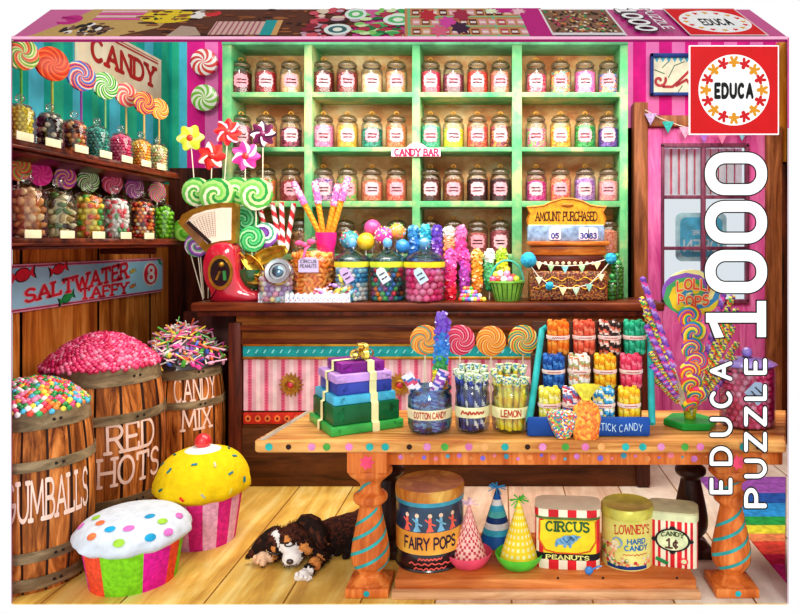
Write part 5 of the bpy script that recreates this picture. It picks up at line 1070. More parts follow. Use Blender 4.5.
# party hats
def hat(label, px, Y, z, R, zbot, cone_h, rc, bowl, hatmats, mf, tas, bh=.07, lean=0):
    t = thing('party_hat', label, 'party hat', on(px, Y, z), group='party hats on the lower shelf')
    if bowl: MB().lathe([(R*.62, 0), (R*.7, .003), (R*.93, bh*.6), (R, bh), (R*.97, bh+.004), (R*.88, bh*.6), (R*.6, .012), (.001, .012)], 36, cap=False).build('brim_bowl', mat(bowl, .35, var=.15), t)
    n, S = 20, 36; MB().lathe([(rc*(1-i/n)+.004, zbot+cone_h*i/n) for i in range(n+1)], S, mf=mf).build('cone', hatmats, t, sharp=60)
    mb = MB(); rg = random.Random(int(px))
    for i in range(16): d = Vector((rg.gauss(0, 1), rg.gauss(0, .6), rg.gauss(.5, .7))).normalized(); b0 = Vector((0, 0, zbot+cone_h)); mb.tube([b0, b0+d*.02, b0+d*.045+Vector((0, 0, -.008))], .003, 5)
    mb.build('tassel', mat(tas, .7), t); return t
hat('party hat with pink lattice cone in a pink bowl', 469, 3.21, ZL, .106, .04, .30, .078, '#e8506c', [mat('#f4c0b4', .5, var=.1), mat('#c83c48', .5)], lambda i, j: 1 if ((i+j) % 4 == 0 or (i-j) % 4 == 0) else 0, '#f4c8dc')
hat('party hat with blue and white striped cone standing behind the other two', 497, 3.44, ZL, .1, .0, .335, .085, None, [mat('#1c5ca8', .5), mat('#3cb8d8', .5), mat('#e8f0f0', .5), mat('#1c3c78', .5), mat('#5cc8c8', .5)], lambda i, j: (0, 0, 1, 2, 3, 4, 1, 2, 0, 3)[j//2 % 10], '#3c9cd8')
hat('party hat with yellow dotted cone in a lime green bowl', 519, 3.2, ZL, .11, .04, .33, .085, '#58c838', [mat('#f4d028', .5, var=.08), mat('#f8f0a8', .5)], lambda i, j: 1 if (i % 2 == 0 and j % 2 == 0) else 0, '#58c040')
# CIRCUS tin
rdw = mat('#d8242c', .4); crm = mat('#f4ecd0', .45, var=.06); ylw = mat('#f0d428', .4, var=.12); dkb = mat('#1c1c1c', .4)
t = thing('circus_tin', 'oval striped tin marked CIRCUS PEANUTS on the lower shelf', 'tin', on(567.5, 3.24), rz=face_cam(567)); W2, D2, HH = .148, .09, .32
def ov(u, v, k=1.0):
    # front of a rounded box, u along the face
    a = max(-1, min(1, u/W2)); return (u*k, -D2*(1-abs(a)**6)**(1/3)*k*1.0, v)
mb = MB(); S = 48; ring = []
for i in range(S): a = 2*pi*i/S; c_, s_ = math.cos(a), math.sin(a); k = (abs(c_)**5+abs(s_)**5)**(-.2); ring.append((c_*k*W2, s_*k*D2))
def band(mb, z0, z1, mfn, k=1): mb.add([(x*k, y*k, z) for z in (z0, z1) for x, y in ring], [(i, (i+1) % S, S+(i+1) % S, S+i) for i in range(S)], [mfn(i) for i in range(S)])
band(mb, 0, .05, lambda i: (0, 1)[(i//2) % 2]); band(mb, .05, .085, lambda i: 3); band(mb, .085, .265, lambda i: (0, 0, 1)[i % 3] if abs(ring[i][0]) > .12 or ring[i][1] > -.05 else 2); band(mb, .265, .28, lambda i: 4); band(mb, .28, HH, lambda i: (0, 1)[(i//2) % 2], 1.02)
mb.add([(x*1.02, y*1.02, HH) for x, y in ring], [tuple(range(S))], 1); mb.add([(x, y, 0) for x, y in ring], [tuple(reversed(range(S)))], 1); mb.build('tin_body', [rdw, crm, ylw, dkb, mat('#5c7438')], t, sharp=30)
yf = -D2-.004; mb = MB(); mb.add([(x, yf, z) for x, z in [(-.125, .262), (-.128, .16), (-.1, .105), (-.05, .09), (.05, .09), (.1, .105), (.128, .16), (.125, .262)]], [tuple(range(8))], 0)
mb.polys(ribbons([[(-.125, .262), (-.128, .16), (-.1, .105), (-.05, .09), (.05, .09), (.1, .105), (.128, .16), (.125, .262)]], .008), lambda u, v: (u, yf-.001, v), 1)
mb.build('yellow_panel', [ylw, mat('#d85c1c')], t, flat=True)
mb = MB(); mb.polys(text_polys('CIRCUS', .19, .048, .22, True, .24), lambda u, v: (u, yf-.002, .208+v), 0); mb.polys(text_polys('PEANUTS', .19, .021, .2, True, .3), lambda u, v: (u, yf-.001, .057+v), 1); mb.build('lettering', [mat('#2c5c30'), mat('#f4e888')], t, flat=True)
mb = MB()
for c in (circle(0, .16, .034, .026, 14), circle(-.034, .152, .02, .018, 12), circle(.028, .172, .02, .018, 12), circle(-.05, .136, .007, .014, 8), circle(.012, .132, .008, .014, 8), circle(-.012, .132, .008, .014, 8), circle(.048, .18, .014, .005, 8)): mb.polys([c], lambda u, v: (u, yf-.003-.0002*abs(u), v), 0)
mb.polys(ribbons([[(-.02, .17), (-.005, .15), (.01, .165)], [(.01, .178), (.03, .165)]], .004), lambda u, v: (u, yf-.0045, v), 1); mb.build('elephant_picture', [mat('#6ca0c8', .5, var=.3, scale=60), mat('#24486c')], t, flat=True)
o = MB().ball((0, 0, 0), .019, sub=3, sq=(1, .5, 1)).tube([(.015, 0, .005), (.04, 0, .018), (.055, 0, .02)], .004).build('blue_lollipop', mat('#2c7cc8', .25, coat=.4), None, loc=P(589, 567, 3.10)); o.location.z = ZL+.0195; tag(o, 'small blue lollipop lying at the right foot of the CIRCUS tin', 'lollipop')
# LOWNEY'S tin
t = thing('hard_candy_tin', "round pale yellow LOWNEY'S HARD CANDY tin on the lower shelf", 'tin', on(627, 3.25), rz=face_cam(627)); r = .117
py_ = wood('#d8cc50', '#f4ec98', (4, 4, 4), .4, dis=.2)
MB().lathe([(.001, 0), (r, 0), (r, .27), (r*.985, .275)], 44, cap=False).build('tin_body', py_, t); MB().lathe([(r*1.02, .27), (r*1.03, .275), (r*1.03, .315), (r*.98, .325), (r*.9, .318), (.001, .318)], 44, cap=False).build('lid', mat('#d0c850', .3, .2, var=.2), t)
f = cyl(r*1.006); mb = MB(); mb.polys(text_polys("LOWNEY'S", .17, .045, .17, True, .2, sub=.2, arch=.01), lambda u, v: f(u+.03, .195+v), 0); mb.polys(text_polys('HARD', .085, .026, .24, sub=.2), lambda u, v: f(u+.045, .148+v), 1); mb.polys(text_polys('CANDY', .11, .026, .24, sub=.2), lambda u, v: f(u+.045, .112+v), 1); mb.polys(ribbons(squiggle(-.02, .1, 0, .012, random.Random(4)), .004, round_=False), lambda u, v: f(u, .088+v), 0); mb.build('lettering', [mat('#c83830'), mat('#1c6cac')], t, flat=True)
mb = MB(); rg = random.Random(8)
for i in range(70):
    u, v = rg.uniform(-.12, .12), rg.uniform(.03, .07); 
    if i > 30: u, v = rg.uniform(-.13, -.05), rg.uniform(.03, .14)
    c = circle(u, v, rg.uniform(.006, .011), None, 8); ff = cyl(r*1.008+i*5e-5); mb.polys([c], lambda a, b: ff(a, b), i % 6)
mb.polys([circle(-.045, .15, .026, .03, 16)], cyl(r*1.008), 6); mb.polys([circle(-.055, .14, .018, .022, 16)], cyl(r*1.015), 2)
for i in range(9): mb.polys([[(-.1+i*.022, .006), (-.078+i*.022, .006), (-.078+i*.022, .026), (-.1+i*.022, .026)]], cyl(r*1.007), 7)
mb.build('candy_pictures', [mat('#f0b078'), mat('#e8845c'), mat('#f4e0b0'), mat('#c83c38'), mat('#5c9c3c'), mat('#f4d8c0'), mat('#7ca0c0'), mat('#1c3c80')], t, flat=True)
# CANDY 1c tin
t = thing('penny_candy_tin', 'squarish red and cream striped CANDY 1¢ tin, rightmost on the lower shelf', 'tin', on(672.5, 3.26), rz=face_cam(672)); W2, D2 = .113, .09; ring = []; S = 72
for i in range(S): a = 2*pi*i/S; c_, s_ = math.cos(a), math.sin(a); k = (abs(c_)**6+abs(s_)**6)**(-1/6); ring.append((c_*k*W2, s_*k*D2))
mb = MB(); per = 0
def strp(i): return 1 if (int((ring[i][0]+.2)/.0145) % 2 == 0) else 0
band(mb, 0, .265, strp); mb.add([(x, y, 0) for x, y in ring], [tuple(reversed(range(S)))], 1); mb.build('tin_body', [rdw, crm], t, sharp=30)
mb = MB(); band(mb, .262, .300, lambda i: 0, 1.03); mb.add([(x*1.03, y*1.03, .3) for x, y in ring]+[(x*.96, y*.96, .308) for x, y in ring], [(i, (i+1) % S, S+(i+1) % S, S+i) for i in range(S)]+[tuple(range(S, 2*S))], 0); mb.build('lid', mat('#dce0b0', .4, var=.15), t, sharp=30)
yf = -D2-.003; mb = MB(); mb.polys([[(0+a, .155+b) for a, b in circle(0, 0, .078, .066, 32)]], lambda u, v: (u, yf, v), 0); mb.polys([[(a, .155+b) for a, b in circle(0, 0, .068, .057, 32)]], lambda u, v: (u, yf-.001, v), 1)
for u, v in ((-.08, .155), (.08, .155), (0, .222), (0, .088)): mb.polys([circle(u, v, .014, .012, 8)], lambda a, b: (a, yf-.0005, b), 0)
mb.polys([rrect(-.085, -.03, .025, .045, .005)], lambda u, v: (u+v*.3, yf, v-(u+.06)*.5), 2); mb.polys([circle(.05, .04, .02, None, 14)], lambda u, v: (u, yf, v), 3); mb.polys([circle(.05, .04, .012, None, 14)], lambda u, v: (u, yf-.001, v), 1)
mb.build('oval_label', [dkb, mat('#dce4b0', .5), mat('#2c8c4c'), mat('#e84048')], t, flat=True)
mb = MB(); mb.polys(text_polys('CANDY', .098, .022, .22, True, sub=.2, arch=.01), lambda u, v: (u, yf-.0025, .172+v), 0); mb.polys(text_polys('1c', .05, .05, .2, True, .3), lambda u, v: (u, yf-.0025, .112+v), 1); mb.build('lettering', [mat('#3c4c20'), mat('#5c3c34')], t, flat=True)
# ================================================================ ON THE TABLE
def tb_(px, Y): return Vector(((px-500)*Y/F, Y, ZT+.0008))
# gift stack
g0 = Vector((-.684, 3.315, ZT+.0008)); an = math.radians(31); gs = thing('gift_stack', 'stack of wrapped gift boxes tied with cream ribbon and gold bow', 'gift', g0, rz=an)
z = 0
for i, (s_, h_, col, dx_) in enumerate(((.345, .040, '#3cb04c', 0), (.315, .088, '#0c5c30', 0), (.295, .040, '#48b4d8', -.004), (.262, .055, '#3444a4', .0), (.27, .038, '#c498e0', -.006), (.21, .046, '#7c1c84', 0))):
    gb = MB().bbox(-s_/2+dx_, s_/2+dx_, -s_/2, s_/2, z, z+h_, .006, 0).build('gift_box', mat(col, .35, var=.22, scale=9, coat=.2), gs); z += h_
    m2 = MB(); 
    for k in (-1, 1): m2.add([(k*(s_/2-.02)+dx_-.03*k, -s_/2-.0006, z-.004), (k*(s_/2-.004)+dx_, -s_/2-.0006, z-h_/2), (k*(s_/2-.02)+dx_-.03*k, -s_/2-.0006, z-h_+.004)], [(0, 1, 2)] if k < 0 else [(2, 1, 0)])
    m2.build('paper_fold', mat(col, .4, var=.5, scale=30), gb, flat=True)
tops = [(.175, 0), (.175, .04), (.16, .045), (.16, .128), (.15, .133), (.15, .168), (.134, .172), (.134, .223), (.139, .226), (.139, .262), (.108, .266), (.108, .31), (.0, .312)]
rb = mat('#f0ecb0', .5, var=.1)
def wrap(side, off):
    mb = MB(); w_ = .017; pts = [(d+.003, z_) for d, z_ in tops]
    for a, b in zip(pts, pts[1:]):
        if side == 'front': mb.add([(off-w_, -a[0], a[1]), (off+w_, -a[0], a[1]), (off+w_, -b[0], b[1]), (off-w_, -b[0], b[1])], [(0, 1, 2, 3)])
        else: mb.add([(-a[0]-.003, off+w_, a[1]), (-a[0]-.003, off-w_, a[1]), (-b[0]-.003, off-w_, b[1]), (-b[0]-.003, off+w_, b[1])], [(0, 1, 2, 3)])
    mb.build('ribbon', rb, gs)
wrap('front', .035); wrap('left', -.01)
mb = MB()
for k in range(11):
    a = k*2.399; rr = .035 if k < 7 else .012; c = Vector((rr*math.cos(a)+.02, rr*math.sin(a)-.03, .335+(.0 if k < 7 else .03))); n = 10
    loop = [(c+Vector((.022*math.cos(2*pi*i/n)*math.cos(a), .022*math.cos(2*pi*i/n)*math.sin(a), .02*math.sin(2*pi*i/n)))) for i in range(n+1)]
    s_ = Vector((-math.sin(a), math.cos(a), 0))*.012; vs = [v for p in loop for v in (p-s_, p+s_)]; mb.add(vs, [(2*i, 2*i+1, 2*i+3, 2*i+2) for i in range(n)], k % 2)
mb.build('bow', [mat('#e0c860', .2, .6, var=.4), mat('#b88c2c', .2, .7, var=.4)], gs)
# jars of sticks
def plain_stick(label, A, B, r, pal, tip, grp, twist=True, tipl=.03, turns=4):
    A, B = Vector(A), Vector(B); d = B-A; L_ = d.length; t = thing('candy_stick', label, 'candy stick', A, group=grp, rot=aim(d)); K = len(pal); n = 24
    MB().tube([(0, 0, L_*i/n) for i in range(n+1)], r, 10, mf=lambda k, i: int(k*K/10+i*turns*K/n) % K).build('candy_rod', [mat(c, .3, var=.15, coat=.2) for c in pal], t, sharp=60)
    if tip:
        mb = MB(); rg = random.Random(int(A.x*1e4)); mb.lathe([(r*.9, L_-tipl), (r*1.5, L_-tipl*.6), (r*1.3, L_-tipl*.3), (r*1.7, L_+tipl*.2), (.001, L_+tipl*.3)], 10, wob=lambda a, z, j: 1+rg.uniform(-.2, .2), cap=False); mb.build('wrapper_tip', candy(tip, 150, .3), t, sharp=80)
    return t
def stick_jar(label, px, Y, r, h, band_txt, bm, gm=GL):
    t = thing('glass_jar', label, 'jar', tb_(px, Y), group='jars of candy sticks on the table', rz=face_cam(px)); MB().lathe([(r*.75, 0), (r*.93, .012), (r, .035), (r, h*.8), (r*.9, h*.88), (r*.96, h*.95), (r*.97, h), (r*.93, h), (r*.86, h*.9), (r*.95, h*.78)], 36, cap=False).lathe([(.001, .003), (r*.75, .003)], 24, cap=False).build('glass_body', gm, t)
    MB().lathe([(r*.97, h*.94), (r*1.0, h*.97), (r*.97, h)], 36, cap=False).build('jar_lip', gm, t)
    bn = MB().lathe([(r*1.012, h*.34), (r*1.025, h*.36), (r*1.025, h*.54), (r*1.012, h*.56)], 36, cap=False).build('paper_band', bm, t); f = cyl(r*1.04); mb = MB()
    if band_txt: mb.polys(text_polys(band_txt, r*(1.55 if len(band_txt) > 6 else 1.05), h*.13, .22, False, .22, sub=.2), lambda u, v: f(u, h*.385+v))
    else: mb.polys(ribbons(squiggle(-r*.7, r*.7, 0, h*.09, random.Random(2)), h*.035, round_=False), lambda u, v: f(u, h*.45+v))
    mb.build('lettering', mat('#b8402c'), bn, flat=True); return t
stick_jar('round glass jar with COTTON CANDY band holding fat speckled sticks', 430, 3.2, .1, .2, 'COTTON CANDY', mat('#f4e4b8'), GLB)
stick_jar('glass jar with cream band holding dark blue candy sticks', 472.5, 3.2, .079, .215, None, mat('#f4ecb8'))
stick_jar('glass jar with LEMON band holding yellow candy sticks', 511, 3.2, .088, .215, 'LEMON', mat('#f4ecb0'))
fat = [['#f0d8e8', '#c83c68', '#3c68b8', '#f4f0f4'], ['#e0b8e0', '#8c3ca8', '#f0e8f4', '#4c50b8'], ['#5c7cd0', '#f0d0e0', '#3c48a0'], ['#e8508c', '#f4e8f0', '#7c4cb8']]
for k, (bx, by, tx, ty, yy) in enumerate(((440, 433, 406, 374, 3.17), (420, 433, 444, 371, 3.18), (424, 433, 416, 380, 3.24), (430, 433, 447, 376, 3.25), (418, 433, 415, 398, 3.16), (436, 433, 434, 396, 3.15), (427, 433, 426, 394, 3.22), (443, 433, 441, 398, 3.2))):
    A = P(bx, by, yy); A.z = ZT+.012; B = P(tx, ty, yy); plain_stick(['fat pink and white candy stick leaning left out of the COTTON CANDY jar', 'fat purple speckled candy stick leaning right out of the COTTON CANDY jar'][k] if k < 2 else 'short fat blue and pink candy stick inside the COTTON CANDY jar', A, B, .027 if k in (0, 1) else .019, fat[k % 4], None, 'fat sticks in the cotton candy jar', turns=5)
rock('rainbow rock candy standing tall out of the COTTON CANDY jar', P(438, 420, 3.24), P(443, 311, 3.24), .032, ['#f0582c', '#f0582c', '#f49c20', '#f4e030', '#2ca048', '#2080d0', '#2c78d0', '#6c3cc0', '#7c58c8'], None, 77)
for (pxj, rr, pal, tip, nm, gp, n, lo_, hi) in ((472.5, .06, [['#1c2c8c', '#141c5c', '#2c44a8'], ['#20307c', '#f0f0f8', '#1c2468'], ['#141a54', '#3450b8']], ['#f4f4dc', '#3c90b8', '#f8f8f0', '#b8d878'], 'dark blue candy stick in the middle jar', 'dark blue sticks in the middle jar', 18, 372, 366), (511, .068, [['#f4d81c', '#f8ec58', '#e8c010'], ['#f8e438', '#e8b418'], ['#f4e040', '#fcf490', '#d8a818']], ['#f4f8dc', '#3c84c0', '#78b858', '#f8f0a0'], 'yellow candy stick in the LEMON jar', 'yellow sticks in the lemon jar', 20, 376, 366)):
    for k, (x, y) in enumerate(spiral_pts(n, rr)):
        A = tb_(pxj, 3.2)+Vector((x*.85, y*.85, .012)); B = P(pxj, (hi if y > 0 else lo_)+(k % 3)*2, 3.2)+Vector((x*1.22, y*1.1, 0)); plain_stick(nm, A, B, .0115, pal[k % 3], tip, gp, turns=3)
for px, py, pal, nm in ((425, 340, ['#f0882c', '#f8b850', '#e8682c', '#58a88c', '#f49838', '#f0c468'], 'orange and teal'), (460, 340, ['#e0204c', '#f05c7c', '#c81038', '#f8a8b8'], 'crimson'), (491, 341, ['#f08420', '#f8b048', '#e8681c', '#f8c878'], 'orange'), (523, 340, ['#e8b83c', '#2c9c68', '#f0a83c', '#1c7c8c', '#f4e078', '#d8482c'], 'green and gold')):
    B = P(px, py, 3.42); lolly('round %s swirl lollipop standing behind the table jars' % nm, tb_(px, 3.43), B, 15*3.42/F, pal, 2.6, 24, 'round swirl lollipops behind the table jars')
# stick candy stand
bt = mat('#2ca8a8', .4, var=.25, scale=8); bb_ = mat('#1c4ca0', .4, var=.25, scale=8); st_x = lambda px, Y: (px-500)*Y/F
sd = thing('candy_display_stand', 'teal stepped display stand with a blue base marked Stick Candy', 'display stand', tb_(588, 3.28)); o0 = sd.location
def sp(px, py, Y): return P(px, py, Y)-o0
mb = MB(); a0, a1 = st_x(527, 3.1)-o0.x, st_x(650, 3.1)-o0.x
mb.bbox(a0, a1, 3.09-3.28, 3.115-3.28, 0, .085, .01).bbox(a0, a1, -.17, .16, 0, .03, .002); mb.build('base', bb_, sd)
mb = MB(); st, W0 = strokes('STICK CANDY', 1, .3); mb.polys(ribbons(st, .14, .3), lambda a, b: (sp(597, 0, 3.09).x+a/W0*.20, 3.0885-3.28, .026+b*.030+.004*math.sin(a))); mb.build('lettering', mat('#b8d8f4'), sd, flat=True)
mb = MB(); mb.bbox(a0+.01, a1-.01, -.155, -.06, .03, .052, .003).bbox(a0+.015, a1-.012, -.06, .05, .03, .182, .003).bbox(a0+.03, a1-.01, .05, .16, .03, .322, .003).bbox(a0+.04, a1-.01, .15, .165, .03, .47, .003); mb.build('steps', wood('#241008', '#5c3018', (3, 12, 12)), sd)
for s_, pts in ((0, [(529, 422, 3.11), (536, 375, 3.25), (542, 330, 3.42), (547, 327, 3.42)]), (1, [(652, 424, 3.11), (651, 380, 3.25), (650, 340, 3.40), (646, 336, 3.42)])): MB().tube([sp(*p) for p in pts], .016, 10).build('side_rail', bt, sd)
bpal = [('row1', 320, 353, 3.385, .0, (558, 584, 609.5, 634.5), [['#f07c1c', '#f8a844', '#e86414'], ['#e4583c', '#f08c6c', '#c8402c'], ['#3c2824', '#f0dcd0', '#e06c50', '#2c1c1c'], ['#1cac7c', '#48cca4', '#148c64']], ['orange', 'brick red', 'black and white', 'sea green']),
 ('row2', 354, 387.5, 3.275, 0, (553.5, 579, 605, 631), [['#1c58ac', '#4888d4', '#14408c'], ['#f4f0e4', '#e08c60', '#a8b070', '#f8f8f0'], ['#f4b414', '#f8dc4c', '#e88c14'], ['#e84468', '#f47c94', '#d82c54']], ['royal blue', 'white and rust', 'golden yellow', 'rose red']),
 ('row3', 387, 420, 3.165, 0, (549.5, 573, 603.5, 629), [['#f0e850', '#f8f8b0', '#dcc830'], ['#f4f0f4', '#d8405c', '#6c80c8'], ['#48b0dc', '#f4fcf8', '#f0e870', '#2878b8'], ['#f4cc20', '#f8e460', '#f0a81c']], ['pale yellow', 'red white and blue', 'sky blue and white', 'bright yellow'])]
SM = {}
for rn, yt, yb, Y, _, xs, pals, nms in bpal:
    for px, pal, nm in zip(xs, pals, nms):
        b = P(px, yb, Y); b.z = o0.z+{'row1': .322, 'row2': .182, 'row3': .052}[rn]+.0008; h_ = (P(0, yt, Y).z-b.z); R = 11.2*Y/F
        where = {'row1': 'top', 'row2': 'middle', 'row3': 'bottom'}[rn]
        t = thing('candy_stick_bundle', 'bundle of %s candy sticks on the %s step of the teal stand' % (nm, where), 'candy sticks', b, group='banded stick bundles on the teal stand'); r_ = R*.27; n = 16; K = len(pal)
        me = MB().tube([(0, 0, h_*.94*i/n) for i in range(n+1)], [r_*.8]+[r_]*(n-1)+[r_*.7], 9, mf=lambda k, i: int(k*K/9+i*3*K/n) % K).build('candy_stick', cmats(pal, .35, .1), t, sharp=60); first = True; kk = 0
        for x, y in [(R*.73*math.cos(2*pi*i/9), R*.73*math.sin(2*pi*i/9)) for i in range(9)]+[(R*.3*math.cos(2*pi*i/3), R*.3*math.sin(2*pi*i/3)) for i in range(3)]:
            oo = me if first else me.copy(); 
            if not first: C.objects.link(oo); oo.parent = t
            first = False; oo.location = (x, y, (.06*h_ if kk > 8 else .012*math.sin(kk*2))+.012); oo.rotation_euler.z = kk*.7; kk += 1
            oo.location.z = max(0, oo.location.z-.012) if kk <= 9 else .05*h_
        bn = MB().lathe([(R*1.02, h_*.44), (R*1.05, h_*.46), (R*1.05, h_*.54), (R*1.02, h_*.56)], 24, cap=False).build('paper_band', mat('#f4d8d0', .6, var=.08), t); f = cyl(R*1.07); MB().polys(ribbons(squiggle(-R*.6, R*.6, 0, .008, random.Random(int(px))), .003, round_=False), lambda u, v: f(u, h_*.5+v)).build('lettering', mat('#b85050'), bn, flat=True)
# two bags in front
t = thing('candy_bag', 'pointed clear bag of tiny rainbow sweets in front of the stand', 'bag', tb_(563, 3.06)); R = .072
MB().lathe([(.018, 0), (.03, .004), (.05, .04), (R, .10), (R*.95, .118), (.001, .13)], 28, cap=False, sy=.45, wob=lambda a, z, j: 1+.03*math.sin(a*7)).build('bag_body', candy(['#e8482c', '#2c9c8c', '#f08c3c', '#3c68b8', '#f4e8e0', '#c83c58', '#68b858', '#f4c848'], 130, .2), t)
t = thing('candy_bag', 'tied bag of orange sweets with a yellow ruffled top before the stand', 'bag', tb_(586, 3.06)); 
MB().lathe([(.052, 0), (.056, .01), (.06, .05), (.066, .09), (.055, .14), (.028, .165), (.015, .178)], 28, cap=False, sy=.45).build('bag_body', candy(['#f08420', '#f49c2c', '#f8b83c', '#e86c1c'], 75, .25), t)
MB().lathe([(.014, .175), (.02, .18), (.05, .225), (.056, .235)], 40, cap=False, sy=.6, wob=lambda a, z, j: 1+.14*math.sin(a*9)).lathe([(.02, .170), (.022, .176), (.018, .184)], 20, cap=False, sy=.8).build('ruffled_top', mat('#f0dc48', .4, var=.25, scale=40), t)
# lollipop tree
gb = mat('#1c9c38', .35, var=.15); lt = thing('lollipop_stand', 'green hexagonal base with yellow holder bristling with lollipops at the table right', 'display stand', tb_(690, 3.29))
mb = MB(); mb.lathe([(.118, 0), (.125, .006), (.125, .026), (.118, .032)], 6, T=Matrix.Rotation(0, 4, 'Z')); mb.build('hex_base', gb, lt, sharp=20)
MB().lathe([(.022, .03), (.026, .034), (.034, .09), (.03, .092), (.02, .04)], 12, cap=False).build('holder', mat('#c8b828', .35, var=.35, scale=40), lt)
RB = ['#e8402c', '#f4c82c', '#2ca058', '#2c70c8', '#e87828', '#8c3ca0', '#f0e04c', '#d83c78']
root = lt.location+Vector((0, 0, .055))
for k, (px, py, rp, rot_) in enumerate(((690, 317, 12, 0), (694, 333, 12.5, 1), (693, 349, 11.5, 2), (697, 362, 11, 3), (690, 372, 11, 4), (692, 384, 11, 5), (697, 395, 10, 6), (691, 404, 9.5, 7))):
    Y = 3.27-.012*k; pl_ = RB[rot_:]+RB[:rot_]; lolly('rainbow swirl lollipop stacked up the front of the lollipop stand, %s from top' % ['first', 'second', 'third', 'fourth', 'fifth', 'sixth', 'seventh', 'lowest'][k], root+Vector((0, -.005-.003*k, 0)), P(px, py, Y), rp*Y/F, [pl_[0], pl_[1], pl_[2], pl_[3], pl_[4], pl_[5]], 4.2, 24, 'rainbow lollipops on the stand', rep=2, th=.016, face=(0, -1, .15))
for side in (-1, 1):
    tops_ = ((642, 277, 0), (641, 297, 1), (645, 312, 1), (646, 325, 0), (650, 352, 1), (651, 338, 1), (651, 365, 0), (655, 379, 1)) if side < 0 else ((733, 295, 1), (724, 293, 0), (737, 308, 1), (734, 326, 1), (727, 338, 0), (738, 342, 1), (735, 356, 1), (731, 372, 0))
    for k, (px, py, kind) in enumerate(tops_):
        Y = 3.30+.02*(k % 3-1); B = P(px, py, Y); d = (B-root); A = root+d*.16
        pal = ['#f0d83c', '#e84c30', '#38a04c', '#f4ec70', '#7c3c98'] if kind else ['#8c58c0', '#b898e0', '#e0489c', '#6c40a8']
        t = thing('twisted_lollipop', '%s twisted candy stick fanning %s from the lollipop stand, %s' % ('yellow and rainbow' if kind else 'purple', 'left' if side < 0 else 'right', ['first', 'second', 'third', 'fourth', 'fifth', 'sixth', 'seventh', 'eighth'][k]+' down the fan'), 'candy stick', root, group='twisted sticks fanning from the stand', rot=aim(d)); L_ = d.length; n = 40; K = len(pal); zz0 = L_*.34
        MB().tube([(0, 0, zz0+(L_-zz0)*i/n) for i in range(n+1)], [.0135 if i % 3 else .0165 for i in range(n)]+[.009], 10, mf=lambda q_, i: int(q_*K/10+i*7*K/n) % K).build('candy_twist', [mat(c, .35, coat=.1) for c in pal], t, sharp=70)
        MB().tube([(0, 0, 0), (0, 0, zz0)], .004, 6).build('stick', stickw, t)
Y = 3.31; hd = P(692, 293, Y); t = thing('lollipop_sign', 'big oval LOLLI POPS sign swirled yellow and blue topping the lollipop stand', 'sign', root+Vector((0, .02, 0))); L_ = hd-t.location
mb = disc_mesh(30*Y/F, .012, ['x']*6, 5.5, 24, 10, rep=4); mb.v = [Vector((v.x, v.y, v.z*.78))+L_ for v in mb.v]; mb.build('sign_disc', [mat(c, .35, var=.12) for c in ['#f0d838', '#3c8cc0', '#f4ec98', '#8c58b8', '#48a860', '#f0c82c']], t, sharp=60)
MB().tube([(0, 0, 0), tuple(L_-Vector((0, 0, .09)))], .006).build('stick', stickw, t); mb = MB()
for txt, ww, zz, ar in (('LOLLI', .15, .010, .012), ('POPS', .14, -.05, -.010)):
    for tk, m, yo in ((.36, 0, -.022), (.2, 1, -.026)): mb.polys(text_polys(txt, ww, .044, tk, sub=.3, arch=ar), lambda u, v: (L_.x+u, L_.y+yo, L_.z+zz+v), m)
mb.build('lettering', [mat('#f8e0a0'), mat('#e84c28')], t, flat=True)
# pink jar
t = ball_jar('glass_jar', 'large glass jar of pink candy with purple lid and pale tag, table right end', tb_(747, 3.3), .127, .30, ['#fc5c98', '#ff84b4', '#f04484', '#ffa4c8'], .016, None, lid=mat('#8c7cd0', .2, coat=.5), fill=.88, sub=1, seed=9, shape=[(.115, 0), (.125, .015), (.127, .25), (.12, .275), (.118, .285)])
gift_tag(t, .128, .0, .18, .085, .085, '#a8c8e8', .78, seed=6)
